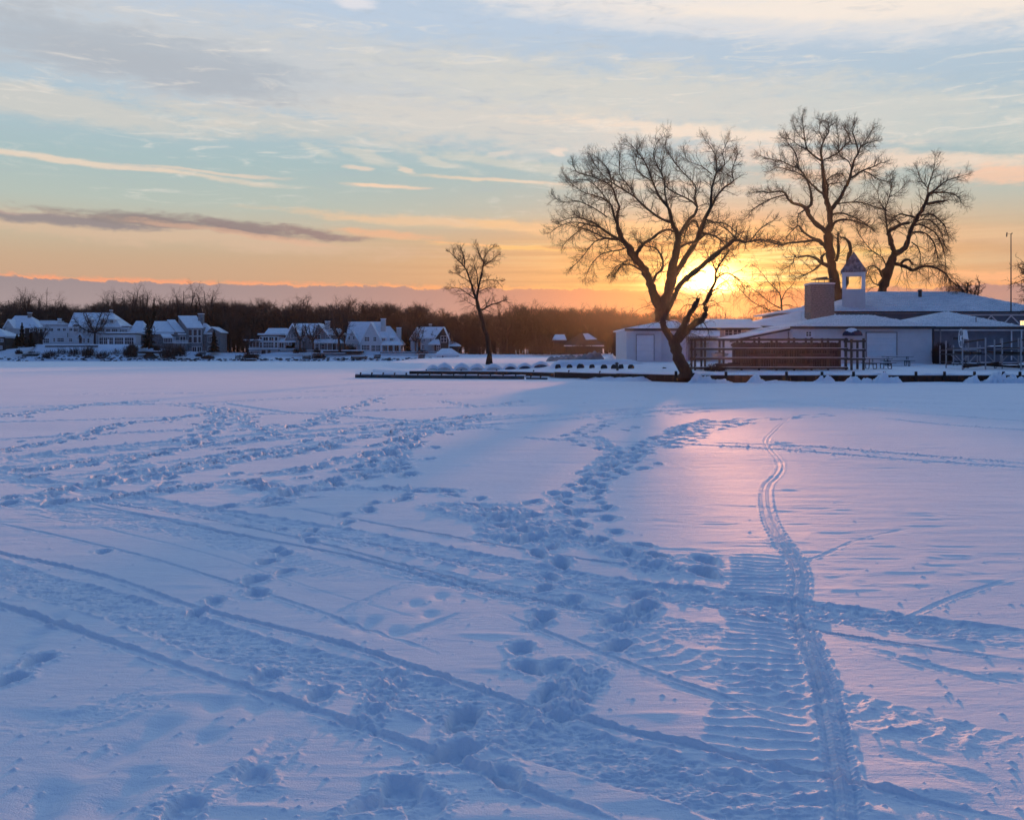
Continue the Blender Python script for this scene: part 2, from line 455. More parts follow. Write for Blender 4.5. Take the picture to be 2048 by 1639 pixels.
# snow of the lake and the ground
def snow_material(name, grain=1.0):
    m = bpy.data.materials.new(name); m.use_nodes = True
    t = m.node_tree; b = NB(t); pr = t.nodes['Principled BSDF']
    tcn = b.n('ShaderNodeTexCoord'); vec = tcn.outputs['Object']
    n1 = b.noise(vec, .35, 5, .6)
    pr.inputs['Roughness'].default_value = 0.68
    pr.inputs['Specular IOR Level'].default_value = 0.6
    pr.inputs['Sheen Weight'].default_value = 0.28; pr.inputs['Sheen Roughness'].default_value = 0.45
    b.link(b.mix(b.rng(n1.outputs['Fac'], .3, .7), (.84, .86, .90, 1), (.78, .81, .86, 1)), pr.inputs['Base Color'])
    mp = b.n('ShaderNodeMapping'); b.link(vec, mp.inputs[0]); mp.inputs['Scale'].default_value = (1.0, 2.6, 1)
    g1 = b.noise(mp.outputs[0], 9, 4, .6); g2 = b.noise(vec, 120, 3, .65); g3 = b.noise(mp.outputs[0], 1.3, 4, .55)
    h = b.m('ADD', b.m('MULTIPLY', g1.outputs['Fac'], .008 * grain), b.m('MULTIPLY', g2.outputs['Fac'], .0040 * grain))
    h = b.m('ADD', h, b.m('MULTIPLY', g3.outputs['Fac'], .020 * grain))
    bp = b.n('ShaderNodeBump'); bp.inputs['Strength'].default_value = 1.0; bp.inputs['Distance'].default_value = 1.0
    b.link(h, bp.inputs['Height']); b.link(bp.outputs[0], pr.inputs['Normal'])
    return m
M_lake = snow_material('lake snow', 1.0)
M_ground = snow_material('ground snow', 1.6)

# ------------------------------------------------------------------ frozen lake with its tracks
gp = np.concatenate([np.arange(1760, 1200, -1.0), np.arange(1200, 900, -0.8), np.arange(900, 745, -0.6), np.arange(745, 722.6, -0.8), [722.0]])
gY = EYE * F / (gp - HY)
gu = np.concatenate([np.arange(-340, -20, 8.0), np.arange(-20, 2070, 1.9), np.arange(2070, 2400, 8.0)])
gu = (gu - CX) / F
LX = np.outer(gY, gu); LY = np.repeat(gY[:, None], len(gu), 1)
H = np.zeros_like(LX)
fX = LX.ravel(); fY = LY.ravel(); fH = H.ravel()
nrow, ncol = LX.shape
step_y = np.repeat(np.abs(np.gradient(gY))[:, None], ncol, 1).ravel()

def smooth_line(pts, per=8):
    pts = [np.array(p, float) for p in pts]
    P_ = [2 * pts[0] - pts[1]] + pts + [2 * pts[-1] - pts[-2]]
    out = []
    for i in range(1, len(P_) - 2):
        a, b, c, d = P_[i - 1], P_[i], P_[i + 1], P_[i + 2]
        for k in range(per):
            t = k / per
            out.append(.5 * ((2 * b) + (-a + c) * t + (2 * a - 5 * b + 4 * c - d) * t * t + (-a + 3 * b - 3 * c + d) * t ** 3))
    out.append(pts[-1])
    return np.array(out)

def near(line, Rr):
    """indices of lake vertices within Rr of the polyline, signed distance, length along it"""
    n = len(fX); bd = np.full(n, 1e9); sd = np.zeros(n); sl = np.zeros(n); L = 0.0
    for a, b in zip(line[:-1], line[1:]):
        d = b - a; ln = float(np.hypot(*d))
        if ln < 1e-6: continue
        y0, y1 = min(a[1], b[1]) - Rr, max(a[1], b[1]) + Rr
        r0 = np.searchsorted(gY, y0); r1 = np.searchsorted(gY, y1)
        if r1 <= r0: L += ln; continue
        x0, x1 = min(a[0], b[0]) - Rr, max(a[0], b[0]) + Rr
        ylo, yhi = gY[r0], gY[r1 - 1]
        ulo = min(x0 / ylo, x0 / yhi); uhi = max(x1 / ylo, x1 / yhi)
        c0 = np.searchsorted(gu, ulo); c1 = np.searchsorted(gu, uhi)
        if c1 <= c0: L += ln; continue
        idx = (np.arange(r0, r1)[:, None] * ncol + np.arange(c0, c1)[None, :]).ravel()
        px_ = fX[idx] - a[0]; py_ = fY[idx] - a[1]
        ux, uy = d / ln
        t = px_ * ux + py_ * uy; tc_ = np.clip(t, 0, ln)
        q = np.hypot(px_ - tc_ * ux, py_ - tc_ * uy)
        k = (q < Rr) & (q < bd[idx])
        ii = idx[k]; bd[ii] = q[k]; sl[ii] = L + t[k]
        sd[ii] = q[k] * np.sign(px_[k] * uy - py_[k] * ux + 1e-12)
        L += ln
    idx = np.nonzero(bd < Rr)[0]
    return idx, sd[idx], sl[idx], L
DIS = np.zeros(len(fX))
def disturb(i, v): DIS[i] = np.maximum(DIS[i], v)
def ridge_tex(i, sx=.11, sy=.036, seed=1):
    """broken ridges lying across the view, as wind and sun leave them in a packed belt"""
    k = np.clip(step_y[i] / .014, 1, 5); x = fX[i] / (sx * k); y = fY[i] / (sy * k)
    a = 1 - 4 * np.abs(vnoise(x + .8 * vnoise(y * .4, x, seed + 2), y, seed)); b = 1 - 4 * np.abs(vnoise(x * 2.1, y * 1.9, seed + 1))
    return .65 * a + .35 * b
gline = lambda pts: smooth_line([G(*p) for p in pts])

# wide soft relief and wind ripples
fH += 0.030 * fbm(fX * .16, fY * .22, 3, 5)
rk = np.clip(1.2 - step_y * 1.5, 0.1, 1)
fH += 0.006 * fbm(fX * .9, fY * 2.6, 4, 9) * rk
patch = sstep(.0, .25, fbm(fX * .35, fY * .5, 2, 71))
rip = np.abs(vnoise(fX * 2.2 + 3 * vnoise(fX, fY * 2, 3), fY * 7.5, 12))
fH += 0.014 * (0.16 - rip) * patch * rk
# sastrugi: small wind-cut lips
for k in range(170):
    rr = random.Random(900 + k)
    py = 770 + 860 * rr.random() ** 1.2; px = 900 + 1200 * rr.random() if k % 3 else 2048 * rr.random()
    x, y = G(px, py); Lg = rr.uniform(.12, .45); Wd = rr.uniform(.03, .08)
    line = np.array([[x - Lg, y], [x - Lg * .2, y + Wd * .3], [x + Lg, y - Wd * .2]])
    i, d, s, L = near(line, .35)
    if len(i): fH[i] += rr.uniform(.004, .014) * np.exp(-(d / Wd) ** 2) * np.clip(s / L, 0, 1) * sstep(1.05, .6, s / L)

def groove(pts, w, depth, rim=.4, jit=.25, seed=1):
    if w < .13: w *= .8; depth *= .62
    rim *= 1.3
    line = gline(pts); i, d, s, L = near(line, w * 1.9)
    if not len(i): return
    u = np.abs(d) / (w / 2) * (1 + jit * vnoise(s * 6, d * 6, seed))
    fade = sstep(0, .8, s) * sstep(0, .8, L - s) * (.75 + .6 * vnoise(s * .7, 0 * s, seed + 4))
    disturb(i, .7 * sstep(1.9, 1.1, u) * fade)
    lump = np.clip(.3 + 2.2 * fbm(s * 11, np.sign(d) * 3 + d * 12, 3, seed + 2), 0, 1.8)
    fH[i] += (-depth * sstep(1.1, .7, u) + depth * rim * np.exp(-((u - 1.3) / .26) ** 2) * lump + .25 * depth * fbm(s * 16, d * 16, 2, seed + 6) * sstep(1.2, .8, u) * np.clip(.05 / step_y[i], 0, 1)) * fade

def ribbed(pts, w, depth, period, amp, rim=.5, seed=1, rag=.35, chev=0.0, ends=.8, rough=.5, wide=3.0):
    """track left by a wide ribbed belt or a knobbly tyre: broken cross ridges inside a lumpy rim"""
    line = gline(pts); i, d, s, L = near(line, w * .95)
    if not len(i): return
    e = w / 2 * (1 + rag * fbm(s * 2.5, np.sign(d) * 4, 3, seed))
    ins = sstep(1.08, .90, np.abs(d) / e)
    fade = sstep(0, ends, s) * sstep(0, ends, L - s)
    ph = s / period + chev * np.abs(d) / period + .9 * vnoise(s * 2.3, d * 5, seed + 3)
    res = np.clip(period / (step_y[i] * 2.0) - .3, 0, 1)
    lug = (1 - 2 * np.abs(np.sin(math.pi * ph))) * (.35 + 1.3 * np.abs(vnoise(s * 6, d * 11, seed + 5)))
    br = 1 - 2.6 * np.abs(vnoise(s / period * .9, d / (period * wide), seed + 6))        # broken ridges lying across the belt
    ch = fbm(s * 12, d * 9, 3, seed + 7) * np.clip(.07 / step_y[i], .25, 1)
    ridge = np.exp(-((np.abs(d) - e * 1.03) / (w * .055)) ** 2) * np.clip(.15 + 2.4 * fbm(s * 9, np.sign(d) * 7 + d * 14, 3, seed + 9), 0, 1.6)
    disturb(i, ins * fade * min(1, rough * 1.5))
    if rough >= .5: tex = amp * (.75 * ridge_tex(i, period * 1.5, period * .5, seed) + .25 * lug * res + .35 * ch)
    else: tex = amp * (lug * res * (1 - rough) + rough * (1.1 * br * res + 1.0 * ch))
    fH[i] += fade * (ins * (-depth + tex) + rim * max(depth, .012) * ridge)

def prints(plist, L=.30, W=.13, depth=.055, seed=1, rim=.35):
    """plist of (x, y, heading, scale)"""
    for k, (x, y, a, scl) in enumerate(plist):
        rr = random.Random(seed * 1000 + k)
        Rr = L * 1.5 * scl
        i, d, s, _ = near(np.array([[x, y], [x + .001, y]]), Rr)
        if not len(i): continue
        ca, sa = math.cos(a), math.sin(a)
        dx = fX[i] - x; dy = fY[i] - y
        lx = (dx * ca + dy * sa) / (L * .5 * scl); ly = (-dx * sa + dy * ca) / (W * .5 * scl * (1 + .2 * np.tanh(2 * (dx * ca + dy * sa) / L)))
        q = np.sqrt(lx ** 2 + ly ** 2) * (1 + .28 * vnoise(dx * 14, dy * 14, seed + k))
        dep = depth * rr.uniform(.6, 1.15) * scl
        drag = np.exp(-((ly) / 1.0) ** 2) * sstep(-2.8, -.7, lx) * sstep(1.2, .0, lx)
        disturb(i, sstep(2.2, 1.2, q) * (.4 + .6 * sstep(.5, 1.0, q)))
        fH[i] += -dep * sstep(1.08, .78, q) * (1 + .35 * fbm(dx * 18, dy * 18, 2, seed + k + 9)) + dep * rim * np.exp(-((q - 1.35) / .30) ** 2) * (.35 + 1.4 * np.abs(vnoise(dx * 16, dy * 16, seed + k + 50))) - dep * .28 * drag

def trail(pts, spacing=.42, side=.10, seed=1, L=.30, W=.13, depth=.055, jitter=.08, scatter=0.0, heading=None):
    line = gline(pts); seg = np.hypot(*(line[1:] - line[:-1]).T); cum = np.concatenate([[0], np.cumsum(seg)])
    rr = random.Random(seed); s = 0.0; out = []; sgn = 1
    while s < cum[-1]:
        k = min(int(np.searchsorted(cum, s, 'right')) - 1, len(seg) - 1)
        t = (s - cum[k]) / max(seg[k], 1e-6); p = line[k] + (line[k + 1] - line[k]) * t
        d = (line[k + 1] - line[k]) / max(seg[k], 1e-6)
        o = sgn * side + rr.gauss(0, jitter) + rr.gauss(0, scatter)
        out.append((p[0] - d[1] * o, p[1] + d[0] * o, math.atan2(d[1], d[0]) + rr.gauss(0, .25), rr.uniform(.85, 1.2)))
        sgn = -sgn; s += spacing * rr.uniform(.8, 1.25)
    prints(out, L, W, depth, seed)

def churn(pts, w, amp, seed=1, freq=5.0, bias=-.5):
    line = gline(pts); i, d, s, L = near(line, w)
    if not len(i): return
    e = w / 2 * (1 + .7 * fbm(s * 1.6, np.sign(d) * 3, 2, seed))
    ins = sstep(1.1, .5, np.abs(d) / e) * sstep(0, .6, s) * sstep(0, .6, L - s)
    res = np.clip(.22 / step_y[i], .35, 1)
    n_ = fbm(fX[i] * freq, fY[i] * freq, 4, seed + 2)
    n_ = n_ + .9 * np.abs(vnoise(fX[i] * freq * 2, fY[i] * freq * 2, seed + 8)) + .35 * fbm(fX[i] * freq * 5, fY[i] * freq * 5, 2, seed + 9) * np.clip(.06 / step_y[i], 0, 1)
    disturb(i, ins)
    fH[i] += amp * .75 * ins * (n_ * 1.5 * res + bias * .6)

# --- broad belt tracks (snowmobile)
ribbed([(-150, 1085), (0, 1145), (250, 1215), (480, 1290), (700, 1345), (900, 1405), (1080, 1470), (1250, 1520), (1450, 1580), (1660, 1645), (1850, 1720)], .43, .012, .070, .013, 1.0, 11, .10, rough=.55, wide=2.2)
ribbed([(-250, 915), (0, 950), (200, 985), (400, 1022), (640, 1062), (860, 1105), (1100, 1150), (1300, 1180), (1560, 1208), (1800, 1240), (2150, 1290)], .48, .018, .085, .018, 1.0, 12, .14, rough=.6, wide=1.8)
ribbed([(1530, 1700), (1525, 1560), (1515, 1450), (1520, 1340), (1525, 1240), (1520, 1150), (1515, 1100)], .46, .006, .115, .013, .1, 13, .25, ends=.6, rough=.15)
ribbed([(1200, 1240), (1300, 1290), (1420, 1330), (1560, 1370), (1700, 1410), (1850, 1455), (1960, 1480), (2100, 1510)], .40, .006, .13, .014, .1, 14, .25, ends=.4, rough=.3)
ribbed([(40, 1010), (200, 1040), (420, 1075), (600, 1130), (760, 1170)], .38, .006, .10, .010, .2, 15, .3, rough=.4)
ribbed([(-60, 934), (200, 902), (560, 868), (800, 852), (1000, 840), (1200, 824), (1450, 808), (1750, 798), (2100, 794)], .5, .02, .16, .022, .8, 16, .25, rough=.6)
ribbed([(-60, 972), (160, 950), (330, 925), (560, 895), (800, 868), (1050, 850)], .45, .02, .14, .020, .8, 17, .25, rough=.6)
ribbed([(-60, 1002), (180, 1022), (380, 1060), (560, 1112)], .42, .012, .11, .014, .6, 18, .3, rough=.6)
ribbed([(700, 1120), (900, 1160), (1150, 1210), (1400, 1262), (1560, 1300)], .40, .006, .12, .010, .4, 19, .3, rough=.6)
ribbed([(1080, 1060), (1150, 1000), (1240, 930), (1350, 870), (1500, 835)], .4, .012, .14, .014, .6, 20, .3, rough=.6)
# --- ski and runner grooves
groove([(-100, 1075), (0, 1105), (200, 1150), (390, 1212), (600, 1262), (780, 1312), (1000, 1385), (1230, 1450), (1450, 1500), (1640, 1545), (1850, 1600), (2100, 1660)], .085, .040, .5, .3, 21)
groove([(-100, 1180), (0, 1208), (120, 1245), (215, 1275), (350, 1322), (500, 1372), (660, 1425), (830, 1485), (1000, 1550), (1180, 1620), (1330, 1680)], .10, .048, .5, .3, 22)
groove([(80, 958), (300, 995), (560, 1050), (800, 1100), (1050, 1150)], .07, .022, .4, .3, 23)
groove([(150, 1000), (430, 1060), (700, 1115), (900, 1165), (1100, 1200), (1350, 1245)], .07, .030, .4, .3, 24)
groove([(1330, 1160), (1560, 1195), (1750, 1225), (2100, 1262)], .07, .030, .5, .3, 25)
groove([(1350, 1190), (1620, 1252), (1850, 1290), (2120, 1330)], .06, .028, .5, .3, 26)
groove([(1240, 1340), (1420, 1390), (1560, 1440), (1640, 1470)], .08, .022, .3, .3, 27)
groove([(0, 1020), (200, 1055), (420, 1110), (640, 1180), (900, 1250)], .05, .010, .3, .3, 28)
groove([(1650, 1275), (1800, 1310), (1950, 1350), (2120, 1385)], .12, .015, .5, .2, 29)
groove([(1680, 1385), (1800, 1425), (1950, 1465), (2100, 1500)], .07, .018, .5, .2, 30)
groove([(1660, 1460), (1800, 1510), (1950, 1560), (2100, 1620)], .14, .014, .5, .2, 31)
groove([(-50, 1420), (150, 1430), (330, 1372), (470, 1330)], .22, .012, .4, .2, 32)
groove([(600, 1262), (720, 1205), (800, 1170), (860, 1150)], .10, .014, .3, .2, 33)
groove([(1500, 1060), (1600, 1120), (1720, 1080), (1850, 1050)], .07, .010, .3, .2, 34)
groove([(1780, 1250), (1900, 1195), (2060, 1150)], .07, .014, .5, .2, 35)
groove([(0, 985), (250, 1010), (520, 1060), (800, 1130), (1050, 1190), (1300, 1250)], .06, .03, .5, .3, 61)
groove([(-40, 1040), (200, 1090), (480, 1170), (760, 1262), (900, 1310)], .06, .018, .5, .3, 62)
groove([(560, 1010), (820, 1060), (1100, 1110), (1330, 1140)], .06, .03, .5, .3, 63)
groove([(980, 1215), (1200, 1300), (1450, 1390), (1650, 1440)], .06, .022, .5, .3, 64)
groove([(1180, 1480), (1400, 1560), (1600, 1625)], .07, .03, .5, .3, 65)
# --- far pairs of grooves
for k, (pts, wd) in enumerate([
    ([(-60, 845), (200, 838), (450, 830), (700, 822), (1000, 812), (1300, 800)], .3), ([(100, 790), (500, 784), (900, 780), (1300, 778), (2100, 782)], .5), ([(1100, 830), (1400, 818), (1700, 812), (2100, 822)], .3), ([(1500, 800), (1750, 820), (2100, 845)], .3), ([(-50, 880), (300, 862), (600, 850), (900, 838), (1100, 828)], .28),
    ([(1000, 872), (1150, 882), (1340, 888), (1560, 900), (1750, 915), (2100, 938)], .16),
    ([(1400, 885), (1600, 893), (1800, 908), (2100, 930)], .14),
    ([(-60, 930), (100, 905), (300, 885), (560, 865), (800, 850), (1000, 838), (1200, 822), (1400, 808), (1700, 795), (2100, 790)], .34),
    ([(-60, 945), (150, 920), (400, 893), (620, 873), (850, 856), (1050, 845), (1250, 828), (1500, 812), (1800, 806), (2100, 808)], .30),
    ([(-80, 818), (150, 810), (380, 806), (600, 795), (800, 790), (1000, 785)], .4),
    ([(440, 805), (560, 822), (700, 832), (900, 850), (1030, 862)], .3),
    ([(1680, 800), (1850, 808), (2100, 812)], .3), ([(1750, 835), (1900, 850), (2100, 864)], .2),
]):
    groove(pts, wd, .045, .6, .5, 40 + k)
# --- fat tyre track of the bicycle
bike = [(1592, 822), (1570, 842), (1548, 862), (1533, 880), (1540, 900), (1560, 925), (1556, 945), (1535, 968), (1532, 1000), (1540, 1040), (1560, 1080), (1590, 1120), (1600, 1160), (1594, 1200), (1606, 1250), (1626, 1300), (1648, 1360), (1662, 1430), (1674, 1500), (1688, 1580), (1692, 1650), (1696, 1760)]
ribbed(bike, .140, .000, .046, .012, .35, 51, .12, chev=.55, rough=.25, wide=1.2)
i, d, s, L = near(gline(bike), .12)
fH[i] += .009 * np.exp(-((d + .010 * np.sin(s * .9)) / .009) ** 2) - .010 * np.exp(-((d - .036) / .010) ** 2) - .010 * np.exp(-((d + .038) / .011) ** 2)
fH[i] += .012 * np.exp(-((np.abs(d) - .085) / .012) ** 2) * np.clip(np.sin(s / .03 + 9 * d), 0, 1) * np.clip(.03 / step_y[i], 0, 1)
# --- footprint trails
def spots(lst, L, W, depth, seed, ang=90, rim=.35):
    prints([(*G(px, py), R(ang + random.Random(seed + k).uniform(-25, 25)), sc_) for k, (px, py, sc_) in enumerate(lst)], L, W, depth, seed, rim)
groove([(330, 1628), (400, 1590), (470, 1556), (540, 1505), (590, 1455), (610, 1425)], .17, .040, .5, .5, 36)
groove([(700, 1555), (745, 1515), (800, 1490), (860, 1480)], .17, .038, .5, .5, 37)
groove([(150, 1310), (200, 1292), (250, 1262)], .12, .03, .4, .4, 38)
groove([(770, 1282), (840, 1258), (900, 1236), (960, 1215)], .13, .035, .5, .5, 39)
groove([(-30, 1345), (20, 1332), (90, 1312)], .12, .03, .4, .4, 60)
spots([(365, 1612, 1.05), (512, 1542, .95), (640, 1382, .9), (800, 1572, 1.1), (850, 1606, 1.15), (920, 1440, 1.0), (1130, 1350, 1.0), (1010, 1545, .9)], .24, .14, .036, 61)
spots([(1056, 1330, 1), (1041, 1292, 1), (1089, 1227, 1), (1146, 1197, 1), (1089, 1175, 1), (1075, 1245, .9), (430, 1200, .9), (392, 1222, .9), (512, 1185, 1.1), (508, 1160, 1.1), (572, 1143, 1), (535, 1125, 1), (553, 1102, .9), (568, 1110, .9), (612, 1072, .9), (622, 1084, .9), (205, 1103, .9), (75, 1312, 1), (15, 1352, 1), (530, 1347, 1.1), (560, 1060, .8)], .23, .14, .046, 62)
# old prints softened by the wind
for k, (px, py, s_) in enumerate([(112, 1230, 1), (65, 1265, 1), (37, 1292, 1), (315, 1447, 1.1), (255, 1485, 1.2), (192, 1520, 1.2), (97, 1580, 1.3), (210, 1602, 1.2), (275, 1552, 1.0), (435, 1402, 1), (515, 1405, .9), (410, 1465, .9), (60, 1630, 1.2), (730, 1250, 1), (745, 1238, .8), (790, 1260, 1), (860, 1225, .8), (830, 1205, .8), (880, 1190, .8), (690, 1240, .8), (980, 1175, .8), (930, 1165, .8), (860, 1165, .8), (1560, 1392, .8), (1530, 1400, .8)]):
    x, y = G(px, py); i, d, s, _ = near(np.array([[x, y], [x + .001, y]]), .40)
    if len(i):
        dx = (fX[i] - x) / (.065 * s_); dy = (fY[i] - y) / (.115 * s_)
        fH[i] += -.024 * s_ * np.exp(-(dx ** 2 + dy ** 2))
trail([(760, 1600), (860, 1520), (960, 1440), (1080, 1390), (1180, 1300), (1240, 1240), (1330, 1165)], .45, .10, 64, .26, .15, .045, .05)
trail([(640, 1060), (760, 1010), (840, 985)], .40, .09, 63, .28, .12, .06, .03)
trail([(1140, 1150), (1080, 1100), (1020, 1050), (900, 985), (760, 975)], .36, .10, 66, .28, .13, .06, .06)
trail([(1440, 1140), (1330, 1110), (1230, 1080), (1160, 1010), (1200, 960), (1250, 920), (1340, 870), (1420, 840)], .36, .14, 70, .28, .15, .07, .06)
trail([(1180, 1020), (1100, 1010), (1170, 960), (1230, 905), (1150, 880), (1190, 850)], .40, .12, 71, .30, .15, .06, .08)
trail([(1320, 900), (1400, 850), (1560, 838), (1680, 830)], .45, .2, 72, .34, .18, .06, .2)
trail([(1090, 1080), (1160, 1000), (1230, 940), (1320, 890), (1480, 845)], .35, .16, 73, .30, .16, .05, .14)
trail([(1280, 860), (1200, 840), (1300, 832), (1450, 815)], .6, .2, 74, .36, .2, .06, .2)
# dense strings of prints and churned snow on the left and in the middle distance
far_paths = [
    [(-20, 950), (200, 925), (450, 885), (650, 868), (820, 845), (1000, 828)], [(0, 1010), (200, 960), (350, 930), (520, 905), (700, 880), (860, 850)],
    [(-20, 905), (120, 880), (230, 850), (330, 838), (480, 818)], [(380, 885), (430, 850), (430, 820), (360, 806)],
    [(480, 822), (500, 850), (560, 870)], [(520, 950), (640, 930), (780, 900), (840, 860)], [(740, 950), (800, 920), (820, 880), (900, 850), (960, 830)],
    [(250, 970), (420, 930), (600, 905), (720, 890)], [(600, 985), (500, 960), (380, 975), (260, 990), (120, 1010)], [(560, 860), (640, 840), (700, 815), (760, 795)],
    [(0, 835), (150, 812), (300, 800)], [(880, 800), (960, 812), (1050, 800)], [(460, 1015), (600, 980), (700, 950), (820, 930)],
]
for k, pts in enumerate(far_paths):
    trail(pts, .30, .15, 80 + k, .34, .17, .10, .14, .18)
    churn(pts, .42, .06, 180 + k, 5.0)
churn([(640, 972), (740, 976), (850, 975), (960, 982)], .55, .06, 200, 6)
churn([(860, 1000), (960, 1040), (1060, 1075), (1160, 1110)], .75, .06, 201, 5)
churn([(980, 1000), (1040, 1040), (1120, 1070), (1200, 1095), (1320, 1135)], .55, .06, 202, 6)
churn([(1250, 1110), (1340, 1140), (1420, 1150)], .5, .06, 203, 7)
churn([(1180, 1290), (1250, 1240), (1340, 1180)], .32, .05, 204, 8)
churn([(980, 1500), (1060, 1430), (1150, 1370), (1230, 1300)], .34, .05, 205, 8)
churn([(780, 1600), (860, 1590), (960, 1530)], .30, .05, 206, 9)
churn([(640, 1420), (740, 1440), (800, 1300)], .22, .04, 207, 9)
churn([(160, 805), (260, 806), (330, 806)], 1.0, .06, 208, 3)
churn([(1190, 870), (1220, 905), (1180, 950)], .4, .05, 209, 5)
churn([(1330, 870), (1380, 850), (1450, 842)], .5, .05, 210, 4)
churn([(1540, 880), (1590, 895), (1640, 900)], .5, .03, 211, 5)
churn([(320, 1610), (370, 1620), (420, 1600)], .2, .045, 212, 10)
# crumbs of snow thrown up beside the tracks
rr = random.Random(5)
for k in range(650):
    px = rr.uniform(-10, 2060); py = 1000 + 640 * rr.random()
    x, y = G(px, py); r_ = rr.uniform(.004, .013)
    i, d, s, _ = near(np.array([[x, y], [x + .001, y]]), r_ * 2.2)
    if len(i): fH[i] += r_ * .9 * np.exp(-(np.hypot(fX[i] - x, fY[i] - y) / r_) ** 2)
dn = np.clip(.016 / step_y, .0, 1)
fH += DIS * (.0055 * fbm(fX * 22, fY * 26, 3, 301) + .0042 * (1 - 4 * np.abs(vnoise(fX * 38, fY * 60, 305)))) * dn
far_n = np.clip(step_y / .05, 0, 1)
fH += DIS * far_n * .03 * fbm(fX * 3.5, fY * 3.5, 2, 311)
# drifts against the sea wall are separate; fade relief out at the fan's rim
rim_fade = sstep(-.70, -.64, fX / fY) * sstep(.70, .64, fX / fY) * sstep(3.2, 3.5, fY)
fH *= rim_fade
fH[fY > 200] *= .3
fH *= .95
lakeV = np.stack([fX, fY, fH], 1)
ii = (np.arange(nrow - 1)[:, None] * ncol + np.arange(ncol - 1)[None, :]).ravel()
lakeF = np.stack([ii, ii + 1, ii + ncol + 1, ii + ncol], 1)
lake = mesh_obj('frozen_lake', lakeV, lakeF, M_lake, smooth=True)
tag(lake, 'snow covered frozen lake crossed by ski, snowmobile, bicycle and foot tracks', kind='structure')
# the rest of the lake: one flat sheet that meets the modelled part along its rim
yn, yf, ul, ur = float(gY.min()), float(gY.max()), float(gu.min()), float(gu.max())
V = [(-2500, -1500, 0), (2500, -1500, 0), (2500, 3000, 0), (-2500, 3000, 0), (ul * yn, yn, 0), (ur * yn, yn, 0), (ur * yf, yf, 0), (ul * yf, yf, 0)]
snow_plain = mesh_obj('snow_ground', V, [(0, 1, 5, 4), (1, 2, 6, 5), (2, 3, 7, 6), (3, 0, 4, 7)], M_lake)
tag(snow_plain, 'flat snow covered ice reaching to the horizon', kind='structure')

# ------------------------------------------------------------------ near bank (peninsula) and far shore
def bank_front(X):
    """distance of the peninsula's water line for a given X: sea wall on the right, running away behind the docks on the left"""
    return np.interp(X, [-14, -8.6, -1, 2, 6, 10.0, 12, 60, 300], [100, 84.5, 82.5, 79, 71, 65.0, 63.0, 62.0, 62.0])
def bank_z(X, Y):
    X = np.asarray(X, float); Y = np.asarray(Y, float)
    d = Y - bank_front(X)
    h = np.interp(d, [0, .4, 6, 18, 32, 60, 400], [.50, .54, .74, 1.08, 1.22, 1.35, 1.6])
    left = sstep(-2, 8, X)
    hl = np.interp(d, [0, .4, 6, 14, 30, 60], [.30, .36, .50, .95, 1.15, 1.3])
    h = h * left + hl * (1 - left)
    return h + .05 * fbm(X * .35, Y * .35, 3, 31) * sstep(.5, 4, d)
def shore_base_row(px):
    return np.interp(px, [-400, 0, 70, 80, 270, 290, 350, 400, 450, 520, 575, 640, 690, 810, 870, 930, 1000, 1100, 1500, 2400],
                     [706, 700, 694, 689, 689, 693, 700, 704, 706, 708, 702, 699, 702, 703, 706, 709, 709, 710, 706, 706])
def shore_z(X, Y):
    X = np.asarray(X, float); Y = np.asarray(Y, float)
    px = CX + X / 322.0 * F
    zb = EYE + (HY - shore_base_row(px)) / F * 324
    d = Y - (306.5 + 1.2 * vnoise(X * .08, 0 * X, 4))
    steep = np.interp(px, [0, 80, 95, 280, 300, 2000], [15, 12, 7, 7, 15, 15])
    return np.where(d < 0, -.06, .25 * sstep(0, 1.2, d) + (zb - .25) * sstep(.8, 1, d / steep) * .25 + (zb - .25) * .75 * np.clip(d / steep, 0, 1) ** .9 + .012 * np.clip(d - 18, 0, None)) + .12 * fbm(X * .25, Y * .25, 3, 33) * sstep(0, 3, d)

xs = np.concatenate([np.arange(-14, 60, .35), np.arange(60, 300, 4.0)])
rows = np.concatenate([[0.0, 0.0, .2, .5, 1], np.arange(2, 34, .6), np.arange(34, 190, 6.0)])
BX = np.repeat(xs[None, :], len(rows), 0); BY = bank_front(xs)[None, :] + rows[:, None]
BZ = bank_z(BX, BY); BZ[0, :] = -.08
ii = (np.arange(len(rows) - 1)[:, None] * len(xs) + np.arange(len(xs) - 1)[None, :]).ravel()
near_bank = mesh_obj('snowy_bank', np.stack([BX.ravel(), BY.ravel(), BZ.ravel()], 1), np.stack([ii, ii + 1, ii + len(xs) + 1, ii + len(xs)], 1), M_ground, smooth=True)
tag(near_bank, 'low snow covered ground behind the sea wall', kind='structure')

xs = np.arange(-260, 330, 1.0); ys = np.concatenate([np.arange(303, 330, .8), np.arange(330, 700, 12.0)])
SX, SY = np.meshgrid(xs, ys); SZ = shore_z(SX, SY)
ii = (np.arange(len(ys) - 1)[:, None] * len(xs) + np.arange(len(xs) - 1)[None, :]).ravel()
far_bank = mesh_obj('far_shore', np.stack([SX.ravel(), SY.ravel(), SZ.ravel()], 1), np.stack([ii, ii + 1, ii + len(xs) + 1, ii + len(xs)], 1), M_ground, smooth=True)
tag(far_bank, 'snow covered far shore rising to the houses', kind='structure')

